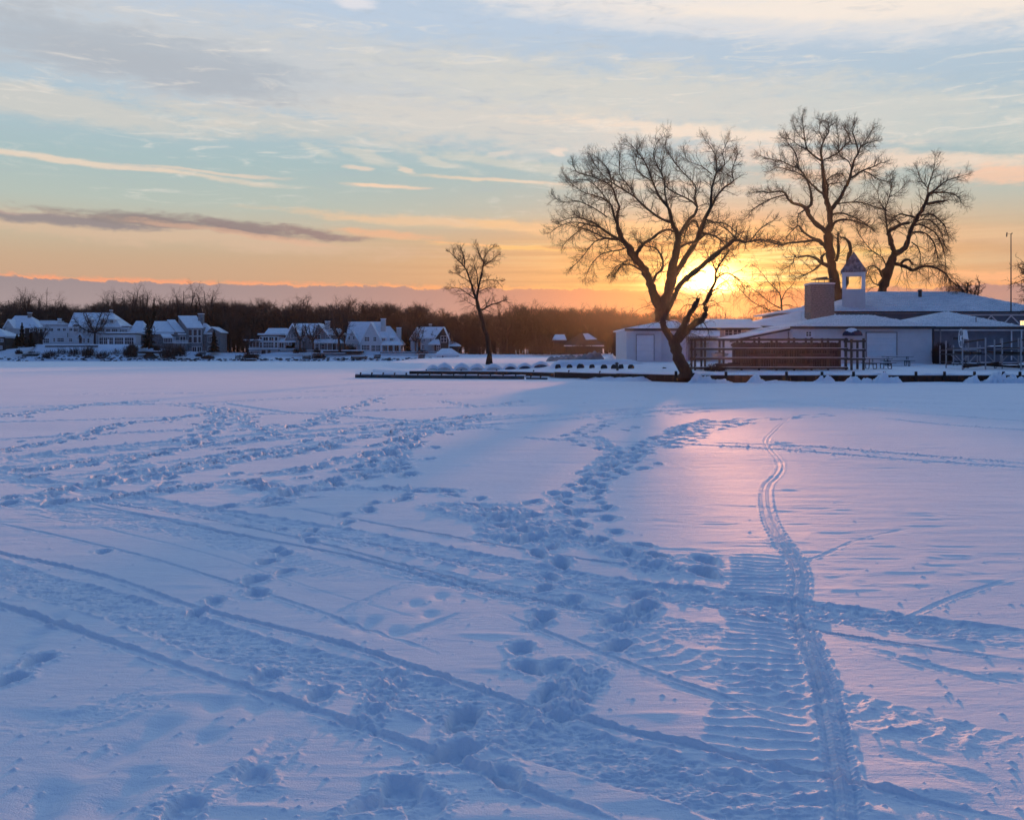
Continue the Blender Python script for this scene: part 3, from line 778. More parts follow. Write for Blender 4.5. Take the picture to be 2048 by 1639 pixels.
# ------------------------------------------------------------------ branching
def tubes(polys, sides):
    """polys: list of (points, radii) -> one vertex array and quad array"""
    byn = {}
    for p, r in polys: byn.setdefault(len(p), []).append((p, r))
    Vs = []; Fs = []; base = 0
    for n, lst in byn.items():
        A = np.array([p for p, r in lst], float); Rr = np.array([r for p, r in lst], float)
        T = np.gradient(A, axis=1); T /= np.linalg.norm(T, axis=2, keepdims=True) + 1e-12
        ref = np.where(np.abs(T[:, :1, 2:3]) > .9, np.array([[[1., 0, 0]]]), np.array([[[0, 0, 1.]]]))
        U = np.cross(T, ref); U /= np.linalg.norm(U, axis=2, keepdims=True) + 1e-12
        W = np.cross(T, U)
        an = np.arange(sides) * 2 * math.pi / sides
        ring = A[:, :, None, :] + Rr[:, :, None, None] * (U[:, :, None, :] * np.cos(an)[None, None, :, None] + W[:, :, None, :] * np.sin(an)[None, None, :, None])
        N = len(lst); V = ring.reshape(-1, 3)
        k = np.arange(sides); k2 = (k + 1) % sides
        a = (np.arange(n - 1)[:, None] * sides)
        q = np.stack([a + k, a + k2, a + k2 + sides, a + k + sides], 2).reshape(-1, 4)
        Fs.append((q[None] + (np.arange(N) * n * sides)[:, None, None]).reshape(-1, 4) + base); Vs.append(V); base += len(V)
    return np.concatenate(Vs), np.concatenate(Fs)

def cr(pts, per=3):
    P_ = [2 * pts[0] - pts[1]] + list(pts) + [2 * pts[-1] - pts[-2]]
    out = []
    for i in range(1, len(P_) - 2):
        a, b, c, d = P_[i - 1], P_[i], P_[i + 1], P_[i + 2]
        for k in range(per):
            t = k / per
            out.append(.5 * ((2 * b) + (c - a) * t + (2 * a - 5 * b + 4 * c - d) * t * t + (3 * b - a - 3 * c + d) * t ** 3))
    out.append(pts[-1]); return out

def grow(out, p, d, L, r, lvl, rg, gpull, maxl, kids, wob=.22, kink=.5, scale=1.0, nseg=None):
    """a wandering branch with side branches; gpull bends it up (+) or down (-)"""
    n = nseg or (6 if lvl <= 1 else (5 if lvl == 2 else 4))
    pts = [p]; q = p.copy(); d = d / np.linalg.norm(d)
    for i in range(n - 1):
        d = d + rg.normal(0, wob, 3); d[2] += gpull * (i + 1) / n
        d /= np.linalg.norm(d)
        q = q + d * L / (n - 1); pts.append(q)
    out[min(lvl, 3)].append((pts, np.linspace(r, r * .35, n)))
    if lvl >= maxl: return
    k = kids[min(lvl, len(kids) - 1)]
    k = int(k) + (rg.random() < k % 1)
    for j in range(k):
        t = .15 + .85 * (j + rg.random()) / k
        f = t * (n - 1); a = min(int(f), n - 2); pos = pts[a] + (pts[a + 1] - pts[a]) * (f - a)
        dd = pts[a + 1] - pts[a]; dd /= np.linalg.norm(dd)
        rnd = rg.normal(0, 1, 3); rnd -= dd * rnd.dot(dd); rnd /= np.linalg.norm(rnd)
        ang = rg.uniform(.45, 1.05)
        nd = dd * math.cos(ang) + rnd * math.sin(ang)
        grow(out, pos, nd, L * rg.uniform(.38, .72) * (1.1 - .45 * t), max(r * (1 - .6 * t) * .62, .006 * scale), lvl + 1, rg, gpull, maxl, kids, wob, kink, scale)

def traced_tree(name, label, cat, crop, limbs, Y, ground_z, seed, dens=1.0, drop_z=7.0, group=None, twig=.0075, bark=None, depth=.45, kidlen=2.6, levels=3):
    """tree whose limbs follow the photograph's; each limb wanders in depth as well"""
    ox, oy, sc_ = crop; rg = np.random.default_rng(seed)
    world_limbs = []; out = [[], [], [], []]
    for li, limb in enumerate(limbs):
        pr = [(ox + a / sc_, oy + b / sc_) for a, b, w_ in limb]; rad = [w_ / sc_ / 2 / F * Y for a, b, w_ in limb]
        off0 = 0.0
        if li:
            best = 1e9
            for (pp, oo) in world_limbs:
                for (q, o_) in zip(pp, oo):
                    dd = (q[0] - pr[0][0]) ** 2 + (q[1] - pr[0][1]) ** 2
                    if dd < best: best = dd; off0 = o_
        slope = rg.uniform(-1, 1) * depth * 1.6 if li else 0
        offs = [off0]; o_ = off0
        for a, b in zip(pr[:-1], pr[1:]):
            o_ += slope * math.hypot(a[0] - b[0], a[1] - b[1]) / F * Y; slope += rg.normal(0, .15) * (1 if li else .2); offs.append(o_)
        world_limbs.append((pr, offs))
        pts = [np.array(P(a[0], a[1], Y + o)) for a, o in zip(pr, offs)]
        pts = cr(pts, 3); rads = list(np.interp(np.linspace(0, len(rad) - 1, len(pts)), range(len(rad)), rad))
        big = [max(r_ * (1 + .10 * rg.normal()), .012) for r_ in rads]
        pts = [p + rg.normal(0, r_ * .12, 3) for p, r_ in zip(pts, rads)]
        if li == 0:
            pts = [pts[0] + np.array([0, 0, ground_z - .3 - pts[0][2]])] + pts; big = [big[0] * 1.35] + big
            big[1] *= 1.12
        out[0].append((pts, big))
        # side branches
        ln = sum(np.linalg.norm(b - a) for a, b in zip(pts[:-1], pts[1:])); acc = 0
        for a, b, ra in zip(pts[:-1], pts[1:], big):
            sl_ = np.linalg.norm(b - a); acc += sl_; t = acc / ln
            if li == 0 : continue
            thin = np.clip((.30 - ra) / .22, .0, 1.0)
            k = sl_ * dens * (.35 + 2.6 * thin * (.35 + .65 * t)); k = int(k) + (rg.random() < k % 1)
            for _ in range(k):
                pos = a + (b - a) * rg.random(); dd = (b - a) / (sl_ + 1e-9)
                rnd = rg.normal(0, 1, 3); rnd -= dd * rnd.dot(dd); rnd /= np.linalg.norm(rnd)
                ang = rg.uniform(.5, 1.15); nd = dd * math.cos(ang) + rnd * math.sin(ang)
                hz = pos[2] - ground_z
                g_ = np.clip((hz - drop_z) / 4.0, -1, 1)
                gp = .22 * g_ if g_ > 0 else .42 * g_
                if hz < drop_z + 1 and ra < .1: gp -= .12
                L = kidlen * rg.uniform(.45, 1.15) * (1.15 - .45 * t)
                if gp < -.2: L *= 1.5
                grow(out, pos, nd, L, max(min(ra * .5, .035), .012), 1, rg, gp, levels, [0, 6, 4.2], .2, scale=twig / .006)
        # spray at the limb's tip
        for _ in range(3):
            dd = pts[-1] - pts[-2]; dd /= np.linalg.norm(dd) + 1e-9
            hz = pts[-1][2] - ground_z; gp = .15 if hz > drop_z else -.3
            if big[-1] < .09: grow(out, pts[-1], dd + rg.normal(0, .35, 3), kidlen * rg.uniform(.25, .5), .014, 1, rg, gp, levels, [0, 6, 4.2], .2, scale=twig / .006)
    loc = P(pr[0][0], 711, Y); b0 = out[0][0][0][0]
    root = world_thing(name, (b0[0], b0[1], ground_z), label, cat, group)
    V, Fq = tubes(out[0], 9); mesh_obj('trunk', V, Fq, bark or M_bark, root, smooth=True)
    V1, F1 = tubes(out[1], 4); V2, F2 = tubes(out[2] + out[3], 3)
    mesh_obj('crown', np.concatenate([V1, V2]), np.concatenate([F1, F2 + len(V1)]) if F1.shape[1] == F2.shape[1] else F1, M_twig, root)
    return root

c4 = (1060, 250, 3.036); c5 = (1460, 210, 3.938); c3 = (680, 460, 3.413)
traced_tree('willow_tree', 'leaning willow with forked stems rooted at the sea wall in front of the white garage', 'tree', c4, [
    [(948, 1518, 88), (930, 1460, 72), (895, 1390, 68), (872, 1318, 66)],
    [(870, 1320, 50), (830, 1255, 42), (806, 1200, 38), (825, 1140, 32), (860, 1080, 28), (880, 1030, 26), (900, 985, 32), (950, 930, 34), (1010, 885, 32), (1070, 835, 30), (1140, 775, 26), (1200, 730, 24), (1250, 695, 22), (1310, 710, 14), (1370, 700, 11), (1440, 695, 9), (1515, 715, 6)],
    [(875, 1320, 46), (920, 1240, 42), (960, 1160, 38), (1000, 1100, 34), (1020, 1050, 26)],
    [(880, 1325, 44), (950, 1250, 42), (1010, 1200, 38), (1050, 1170, 34), (1070, 1130, 28), (1060, 1090, 26), (1085, 1040, 26), (1100, 1000, 20)],
    [(1100, 1000, 18), (1125, 950, 16), (1130, 890, 13), (1170, 820, 10), (1210, 760, 6)],
    [(1130, 890, 10), (1110, 840, 8), (1080, 790, 5), (1060, 740, 3)],
    [(1130, 930, 10), (1180, 900, 8), (1230, 910, 6), (1290, 960, 3)],
    [(1250, 695, 10), (1215, 650, 7), (1170, 620, 5), (1100, 590, 3)],
    [(1340, 700, 8), (1390, 640, 6), (1440, 600, 5), (1480, 580, 3)],
], 63.5, .56, 11, 2.1, 7.5, depth=.25, kidlen=1.25)
traced_tree('cottonwood_tree', 'widest bare tree spreading behind the white garage left of the sun', 'tree', c4, [
    [(800, 1290, 92), (800, 1230, 86), (805, 1180, 85), (800, 1120, 86)],
    [(800, 1120, 60), (765, 1060, 54), (735, 985, 50), (715, 920, 50), (680, 860, 50), (635, 805, 50), (610, 760, 46), (590, 725, 36), (555, 690, 32), (545, 650, 30), (530, 600, 24), (530, 540, 20), (545, 500, 14)],
    [(800, 1120, 68), (840, 1020, 64), (855, 930, 60), (870, 840, 52), (890, 750, 44), (900, 680, 38), (875, 620, 28), (855, 560, 24), (840, 500, 20), (790, 440, 16), (760, 380, 13), (740, 330, 10), (700, 230, 8), (640, 150, 5), (600, 110, 3)],
    [(855, 930, 40), (900, 880, 40), (950, 800, 36), (1000, 720, 32), (1040, 640, 30), (1060, 570, 28), (1095, 510, 22), (1100, 440, 16), (1105, 380, 13), (1130, 290, 10), (1130, 200, 7), (1095, 130, 5), (1060, 90, 3)],
    [(530, 600, 16), (510, 550, 14), (495, 490, 12), (455, 455, 9), (400, 430, 7), (330, 410, 5), (270, 370, 4), (220, 320, 3)],
    [(590, 725, 26), (540, 695, 22), (480, 660, 16), (430, 625, 14), (400, 600, 12), (340, 575, 8), (270, 560, 6), (200, 580, 4)],
    [(540, 695, 16), (470, 690, 11), (380, 650, 9), (320, 630, 7), (250, 680, 5), (200, 730, 3)],
    [(520, 690, 12), (440, 690, 9), (380, 720, 7), (320, 800, 5), (260, 860, 3)],
    [(430, 625, 10), (340, 600, 8), (250, 590, 6), (170, 620, 4), (130, 650, 3)],
    [(635, 800, 34), (660, 760, 26), (690, 720, 18), (740, 690, 16), (790, 650, 15), (840, 635, 13), (880, 650, 10)],
    [(740, 965, 18), (770, 905, 16), (805, 870, 15), (800, 800, 14), (760, 745, 10), (700, 735, 7), (640, 690, 4)],
    [(545, 500, 14), (520, 440, 12), (500, 380, 9), (440, 340, 8), (370, 310, 7), (290, 290, 5), (260, 240, 4)],
    [(500, 380, 8), (480, 280, 6), (430, 220, 5), (385, 180, 3)],
    [(480, 470, 8), (400, 370, 6), (330, 330, 5), (240, 340, 3)],
    [(470, 560, 9), (380, 500, 7), (280, 460, 5), (200, 470, 4), (150, 440, 3)],
    [(855, 590, 18), (800, 570, 15), (740, 530, 14), (690, 490, 13), (640, 440, 11), (580, 400, 10), (530, 370, 8), (460, 320, 6), (400, 250, 4), (370, 200, 3)],
    [(640, 440, 8), (600, 370, 7), (545, 300, 6), (545, 210, 4), (540, 170, 3)],
    [(900, 680, 28), (940, 620, 24), (970, 570, 20), (1000, 540, 18), (1015, 495, 14), (1000, 440, 10), (1005, 370, 8), (940, 300, 7), (880, 230, 6), (850, 180, 4)],
    [(1015, 495, 12), (980, 460, 10), (920, 430, 9), (860, 400, 8), (810, 350, 6), (800, 260, 5), (820, 150, 4), (830, 80, 2)],
    [(840, 500, 12), (820, 420, 10), (815, 330, 8), (780, 260, 6), (750, 180, 5), (770, 110, 3)],
    [(740, 340, 8), (680, 300, 6), (640, 240, 5), (660, 140, 3)],
    [(1095, 510, 16), (1130, 440, 14), (1180, 380, 12), (1235, 340, 9), (1225, 280, 7), (1260, 180, 4)],
    [(1130, 290, 8), (1180, 240, 7), (1170, 170, 5), (1200, 100, 3)],
    [(1105, 300, 7), (1040, 250, 5), (960, 220, 4), (940, 180, 3)],
    [(1030, 640, 14), (1010, 590, 13), (985, 580, 13), (950, 630, 9), (930, 700, 5)],
    [(1060, 570, 12), (1120, 590, 10), (1190, 600, 7), (1250, 650, 5), (1300, 690, 3)],
    [(1040, 655, 14), (1110, 670, 12), (1160, 700, 10), (1190, 740, 6), (1240, 790, 3)],
    [(890, 755, 18), (950, 720, 14), (1020, 700, 13), (1075, 660, 10), (1130, 680, 5)],
    [(700, 900, 14), (620, 850, 10), (540, 850, 7), (490, 900, 4)],
    [(640, 820, 12), (570, 830, 8), (520, 900, 4)],
    [(600, 740, 12), (540, 760, 9), (440, 780, 6), (370, 850, 4), (340, 920, 3)],
], 97.0, 1.3, 12, 2.3, 8.5, depth=.4, kidlen=2.05)
traced_tree('cottonwood_tree', 'tallest bare tree rising straight behind the clubhouse chimney', 'tree', c5, [
    [(860, 1600, 120), (850, 1560, 110), (830, 1440, 80), (805, 1300, 72), (790, 1180, 70), (780, 1080, 66), (770, 1010, 66)],
    [(770, 1010, 40), (720, 970, 38), (670, 930, 36), (630, 880, 36), (600, 820, 36), (560, 790, 26), (500, 775, 22), (460, 740, 20), (430, 690, 18), (380, 680, 12), (310, 690, 10), (240, 680, 7), (180, 690, 4)],
    [(770, 1010, 54), (785, 930, 50), (785, 840, 46), (770, 790, 42), (750, 720, 40), (740, 640, 34), (735, 560, 30), (730, 500, 26), (725, 440, 20), (715, 360, 14), (740, 280, 10), (780, 200, 7), (770, 120, 4)],
    [(785, 840, 36), (820, 790, 34), (860, 740, 30), (890, 690, 28), (920, 630, 26), (945, 580, 22), (960, 500, 18), (980, 430, 14), (1010, 380, 12), (1030, 330, 10), (1090, 300, 7), (1160, 280, 3)],
    [(600, 820, 30), (640, 780, 26), (640, 720, 20), (625, 640, 16), (590, 560, 13), (540, 500, 12), (480, 480, 9), (400, 440, 8), (330, 430, 6), (230, 400, 3)],
    [(460, 725, 14), (430, 710, 12), (350, 730, 11), (280, 760, 9), (210, 800, 7), (150, 850, 5), (110, 900, 3)],
    [(540, 500, 10), (530, 420, 9), (490, 340, 7), (430, 280, 4)],
    [(725, 440, 15), (660, 400, 13), (610, 350, 12), (590, 280, 10), (580, 200, 8), (570, 120, 5), (575, 70, 2)],
    [(610, 350, 9), (540, 320, 7), (480, 270, 5), (410, 260, 3)], [(590, 280, 7), (530, 220, 5), (500, 140, 3)],
    [(725, 440, 14), (790, 410, 12), (860, 370, 11), (910, 310, 9), (950, 280, 8), (900, 180, 4)],
    [(740, 280, 7), (700, 200, 5), (720, 110, 3)], [(860, 370, 7), (850, 250, 5), (840, 140, 3)],
    [(740, 700, 22), (690, 670, 18), (640, 620, 16), (590, 570, 12), (520, 530, 9), (450, 510, 7), (380, 490, 5), (320, 520, 3)],
    [(945, 580, 18), (1010, 540, 16), (1060, 510, 13), (1120, 490, 10), (1180, 460, 6), (1220, 450, 3)],
    [(1050, 520, 11), (1090, 535, 10), (1130, 560, 9), (1190, 590, 7), (1260, 605, 4)],
    [(1010, 380, 10), (990, 280, 8), (960, 200, 6), (985, 120, 3)], [(1030, 330, 7), (1080, 260, 5), (1120, 190, 3)],
    [(960, 500, 10), (930, 440, 9), (880, 410, 8), (840, 340, 5)],
    [(790, 990, 26), (820, 930, 22), (870, 905, 18), (940, 905, 14), (1010, 920, 12), (1080, 950, 9), (1140, 990, 6)],
    [(795, 865, 18), (870, 850, 14), (940, 870, 12), (1030, 910, 9), (1100, 960, 5)],
    [(780, 1120, 40), (720, 1090, 34), (680, 1060, 28), (620, 1070, 20), (540, 1080, 17), (470, 1085, 15), (400, 1100, 14), (340, 1085, 12), (270, 1065, 10), (200, 1070, 8), (120, 1080, 6), (50, 1070, 4)],
    [(680, 1060, 22), (620, 1030, 18), (570, 990, 16), (540, 950, 13), (500, 980, 8), (440, 1040, 5)],
    [(785, 1270, 40), (720, 1240, 30), (680, 1210, 24), (630, 1190, 18), (580, 1190, 16), (520, 1200, 14), (510, 1180, 10), (490, 1250, 6), (430, 1290, 3)],
    [(725, 1240, 24), (720, 1200, 22), (750, 1170, 14)], [(715, 1250, 16), (660, 1300, 11), (600, 1330, 7), (520, 1360, 4)],
    [(835, 1230, 30), (855, 1140, 25), (850, 1060, 20), (852, 1000, 12)],
    [(870, 1500, 40), (915, 1400, 34), (925, 1300, 33), (925, 1220, 34), (950, 1150, 34), (940, 1090, 26), (910, 1050, 18), (870, 1040, 10)],
    [(830, 780, 16), (870, 775, 12), (920, 768, 11), (1000, 765, 10), (1080, 780, 9), (1150, 805, 8), (1220, 825, 6)],
    [(770, 640, 14), (760, 600, 13), (800, 560, 9), (860, 540, 6), (900, 560, 3)], [(770, 720, 12), (775, 630, 12), (820, 620, 8), (880, 610, 4)],
    [(600, 820, 16), (540, 860, 9), (530, 930, 5)],
], 122.0, 1.4, 13, 2.4, 9.0, depth=.4, kidlen=2.15)
traced_tree('willow_tree', 'gnarled willow with trailing shoots behind the right end of the clubhouse roof', 'tree', c5, [
    [(1180, 1530, 66), (1195, 1470, 64), (1220, 1380, 72), (1250, 1290, 72), (1285, 1210, 66), (1300, 1160, 56)],
    [(1300, 1160, 40), (1275, 1110, 36), (1260, 1050, 40), (1250, 1000, 36), (1290, 970, 30), (1350, 940, 26), (1410, 930, 24)],
    [(1305, 1170, 50), (1360, 1140, 46), (1400, 1080, 40), (1410, 1020, 34), (1440, 950, 32), (1470, 890, 32), (1510, 830, 28), (1540, 770, 26), (1560, 710, 22), (1600, 680, 14), (1650, 640, 10), (1700, 600, 8), (1780, 570, 5), (1860, 550, 3)],
    [(1240, 1000, 16), (1230, 900, 11), (1225, 820, 9), (1250, 740, 7), (1270, 650, 5), (1260, 560, 3)],
    [(1240, 840, 8), (1180, 760, 6), (1160, 680, 4), (1110, 610, 3)], [(1250, 730, 6), (1330, 680, 4), (1380, 620, 3)],
    [(1560, 700, 12), (1560, 640, 9), (1590, 560, 7), (1610, 480, 5), (1615, 410, 2)],
    [(1560, 660, 7), (1500, 580, 5), (1470, 500, 3)],
    [(1540, 780, 24), (1600, 770, 22), (1660, 760, 18), (1710, 750, 12)],
    [(1570, 700, 14), (1640, 690, 12), (1720, 690, 9), (1790, 720, 6), (1840, 790, 3)],
    [(1490, 870, 14), (1590, 860, 12), (1640, 900, 10), (1690, 950, 8), (1720, 1040, 5)],
    [(1440, 950, 16), (1500, 940, 14), (1560, 970, 12), (1620, 1010, 10), (1660, 1080, 8), (1690, 1180, 5), (1700, 1260, 3)],
    [(1410, 1010, 18), (1480, 1000, 16), (1540, 1010, 14), (1590, 1060, 12), (1620, 1130, 9), (1640, 1230, 5)],
    [(1450, 930, 12), (1520, 900, 11), (1600, 920, 9), (1660, 1000, 7), (1690, 1100, 4)],
    [(1430, 1080, 10), (1480, 1120, 8), (1500, 1200, 5), (1490, 1290, 3)],
    [(1470, 890, 18), (1400, 870, 14), (1340, 860, 10), (1280, 890, 8)],
    [(1285, 1250, 36), (1340, 1260, 28), (1400, 1280, 26), (1440, 1300, 24), (1500, 1275, 20), (1570, 1270, 18), (1640, 1290, 16), (1700, 1330, 13), (1730, 1370, 9), (1780, 1420, 4)],
    [(1340, 1260, 22), (1370, 1225, 22), (1410, 1220, 17), (1440, 1260, 12)],
    [(1200, 1350, 20), (1170, 1290, 14), (1120, 1265, 11), (1080, 1280, 7)],
    [(1230, 1270, 9), (1200, 1200, 8), (1120, 1150, 7), (1060, 1080, 6), (1010, 1000, 4), (1000, 930, 3)],
    [(1350, 940, 14), (1300, 900, 10), (1260, 930, 6)], [(1180, 1420, 12), (1130, 1400, 8), (1100, 1340, 5)],
], 120.0, 1.4, 14, 2.6, 13.5, depth=.4, kidlen=2.0)
traced_tree('young_tree', 'slender bare tree leaning left on the bank beside the snow covered boats', 'tree', c3, [
    [(1022, 890, 36), (1010, 760, 34), (990, 690, 30), (965, 600, 27), (945, 530, 25), (930, 470, 24)],
    [(930, 470, 18), (900, 380, 14), (870, 290, 11), (840, 240, 9), (800, 200, 6), (750, 150, 3)],
    [(935, 470, 18), (945, 400, 14), (965, 300, 11), (980, 230, 9), (960, 180, 7), (930, 110, 3)],
    [(850, 260, 8), (850, 200, 6), (830, 130, 3)], [(975, 250, 8), (1030, 210, 6), (1080, 170, 3)], [(975, 240, 7), (1000, 160, 5), (1040, 120, 3)],
    [(940, 380, 8), (935, 300, 6), (910, 220, 3)], [(945, 545, 13), (970, 545, 12), (1020, 515, 9), (1080, 495, 7), (1115, 480, 4)],
    [(925, 470, 9), (880, 440, 7), (820, 400, 5), (750, 390, 2)], [(950, 420, 6), (990, 400, 4), (1040, 390, 2)], [(960, 350, 6), (1020, 340, 4), (1090, 345, 2)],
    [(890, 350, 6), (830, 320, 4), (780, 290, 2)], [(930, 520, 6), (890, 500, 4), (860, 480, 2)],
], 95.0, 1.15, 15, 2.2, 4.5, depth=.5, kidlen=1.3)
traced_tree('young_tree', 'twiggy bare tree in the orange glow behind the low roofs beside the chimney', 'tree', (1240, 560, 4.876), [
    [(1580, 420, 26), (1578, 350, 22), (1578, 280, 20), (1572, 200, 18)],
    [(1572, 200, 14), (1555, 130, 12), (1500, 70, 9), (1450, 20, 7), (1400, -50, 5), (1330, -130, 3)],
    [(1575, 200, 12), (1610, 120, 9), (1670, 60, 7), (1710, 0, 5)], [(1578, 280, 12), (1480, 230, 10), (1380, 150, 8), (1280, 80, 5)],
    [(1570, 300, 14), (1500, 300, 10), (1400, 270, 9), (1280, 200, 7), (1180, 100, 5), (1120, 20, 4)],
    [(1560, 330, 12), (1480, 320, 9), (1400, 250, 7), (1330, 260, 5)], [(1580, 250, 10), (1640, 240, 7), (1700, 260, 4)], [(1560, 140, 8), (1560, 60, 6), (1540, -40, 3)],
], 130.0, 1.5, 16, 1.0, 20, depth=.5, kidlen=2.2)

# ------------------------------------------------------------------ far woods
def proto_tree(seed, h=17.0, wide=7.0, nb=34, twigs=9):
    rg = np.random.default_rng(seed); segs = []; ribs = []
    tr = [np.array([0, 0, -1.0]), np.array([rg.normal(0, .2), 0, h * .3]), np.array([rg.normal(0, .5), rg.normal(0, .5), h * .62]), np.array([rg.normal(0, .8), 0, h * .85])]
    out = [[(tr, [h * .018, h * .014, h * .009, h * .004])], [], [], []]
    for k in range(nb):
        z = h * (.10 + .76 * rg.random() ** .85); a = rg.uniform(0, 6.283)
        t = (z / h - .10) / .76
        L = wide * .5 * (1.15 - .55 * abs(t - .35) * 1.6) * rg.uniform(.6, 1.1)
        d = np.array([math.cos(a), math.sin(a), .45 + .9 * t])
        base_ = np.array([np.interp(z, [q[2] for q in tr], [q[0] for q in tr]), 0, z])
        grow(out, base_, d, L * 1.15, .07, 1, rg, .18, 2, [0, twigs], .16, nseg=4)
    V, Fq = tubes(out[0] + out[1], 3)
    # fine twigs as thin ribbons
    RV = []; 
    for lst in (out[2],):
        for p, r in lst:
            p = np.array(p)
            for s_ in range(5):
                q = p[rg.integers(0, len(p) - 1)]; d = (p[-1] - p[0]) / 3 + rg.normal(0, .45, 3); d[2] += .2
                e = q + d * rg.uniform(.6, 1.2); w_ = np.cross(d, rg.normal(0, 1, 3)); w_ = w_ / (np.linalg.norm(w_) + 1e-9) * .020
                RV += [q - w_, q + w_, e + w_ * .5, e - w_ * .5]
            w_ = np.cross(p[-1] - p[0], rg.normal(0, 1, 3)); w_ = w_ / (np.linalg.norm(w_) + 1e-9) * .028
            RV += [p[0] - w_, p[0] + w_, p[-1] + w_ * .4, p[-1] - w_ * .4]
    RV = np.array(RV); RF = np.arange(len(RV)).reshape(-1, 4) + len(V)
    return np.concatenate([V, RV]), np.concatenate([Fq, RF])
protos = [proto_tree(300 + i, 17, 7.5 + i % 3, 30 + 4 * (i % 2)) for i in range(5)]
def forest_top(px):
    return np.interp(px, [-200, 0, 40, 70, 110, 150, 200, 240, 300, 350, 400, 450, 500, 560, 620, 700, 760, 820, 850, 868, 885, 920, 980, 1020, 1060, 1100, 1150, 1200, 1260, 1330, 1420, 1500, 1600, 1800, 2100],
                     [600, 602, 604, 610, 606, 612, 602, 598, 602, 600, 600, 598, 602, 604, 608, 606, 606, 606, 610, 622, 622, 620, 620, 616, 612, 612, 612, 614, 620, 622, 630, 632, 632, 632, 630])
rg = np.random.default_rng(77); Vs = []; Fs = []; base_n = 0
def stamp(x, y, top_row, k, wscale=1.0):
    global base_n
    V, Fq = protos[k]; z0 = float(shore_z(x, y)) - .4
    top = EYE + (HY - top_row) / F * y; s = max((top - z0) / 17.2, .3); a = rg.uniform(0, 6.283)
    c_, s_ = math.cos(a), math.sin(a)
    W = np.stack([(V[:, 0] * c_ - V[:, 1] * s_) * s * wscale + x, (V[:, 0] * s_ + V[:, 1] * c_) * s * wscale + y, V[:, 2] * s + z0], 1)
    Vs.append(W); Fs.append(Fq + base_n); base_n += len(W)
for Y0, dx, dt in ((346, 3.4, 10), (353, 3.6, 4), (361, 3.8, 0), (370, 4.2, 0), (380, 4.4, 1), (392, 4.6, 3), (405, 4.8, 4)):
    x = -115 / 600 * Y0 * 3.1
    x = (-60 - CX) / F * Y0
    while x < (1640 - CX) / F * Y0:
        px = CX + x / Y0 * F
        stamp(x + rg.normal(0, 1), Y0 + rg.normal(0, 2), forest_top(px) + dt + abs(rg.normal(0, 5)) + 5 * vnoise(np.array([px / 23.0]), np.array([Y0]), 5)[0] * 2 + (0 if rg.random() > .12 else -6), int(rg.integers(0, 5)), rg.uniform(1.15, 1.5))
        x += dx * rg.uniform(.8, 1.25)
# undergrowth at the foot of the woods
for k in range(330):
    px = rg.uniform(-40, 1600); Y0 = rg.uniform(338, 374)
    stamp((px - CX) / F * Y0, Y0, 668 + rg.normal(0, 8), int(rg.integers(0, 5)), 2.2)
forest = mesh_obj('bare_woods', np.concatenate(Vs), np.concatenate(Fs), M_fartwig)
tag(forest, 'dark bare woods rising as one mass behind the lakeside houses', kind='stuff')

# trees that stand out over the woods
def single_tree(px, base_row, top_row, Y, width, label, seed, fork=2, group='trees rising over the far woods', name='bare_tree', dens=1.0, mat_=None, zoff=None):
    rg = np.random.default_rng(seed)
    x, _, zb = P(px, base_row, Y); zt = P(px, top_row, Y)[2]; h = zt - zb
    out = [[], [], [], []]
    root = world_thing(name, (x, Y, zb), label, 'tree', group)
    th = h * rg.uniform(.28, .4)
    p0 = np.array([x, Y, zb - .5]); pf = np.array([x + rg.normal(0, h * .02), Y, zb + th])
    r0 = h * .028
    out[0].append(([p0, (p0 + pf) / 2 + rg.normal(0, .1, 3), pf], [r0 * 1.2, r0, r0 * .85]))
    nl = fork + 4
    for k in range(nl):
        a = 2 * math.pi * (k + rg.random() * .6) / nl; sp = width * .5 * rg.uniform(.5, 1)
        tip = np.array([x + math.cos(a) * sp, Y + math.sin(a) * sp, zt - h * (.05 + .30 * (sp / (width * .5)) ** 2 * rg.uniform(.4, 1))])
        m1 = pf * .6 + tip * .4 + np.array([math.cos(a), math.sin(a), 0]) * sp * .18 + rg.normal(0, .3, 3)
        pts = cr([pf, m1, tip], 3); rr_ = np.linspace(r0 * .62, .075, len(pts))
        out[0].append((pts, rr_))
        for a_, b_ in zip(pts[:-1], pts[1:]):
            for _ in range(int(3.2 * dens)):
                d = (b_ - a_) / np.linalg.norm(b_ - a_) * .55 + rg.normal(0, .75, 3)
                grow(out, a_ + (b_ - a_) * rg.random(), d, h * rg.uniform(.12, .23), .05, 1, rg, .06, 3, [0, 5, 4], .22, scale=2.4)
    V, Fq = tubes(out[0], 6); mesh_obj('trunk', V, Fq, mat_ or M_fartwig, root)
    V, Fq = tubes(out[1] + out[2] + out[3], 3); mesh_obj('crown', V, Fq, mat_ or M_fartwig, root)
    return root
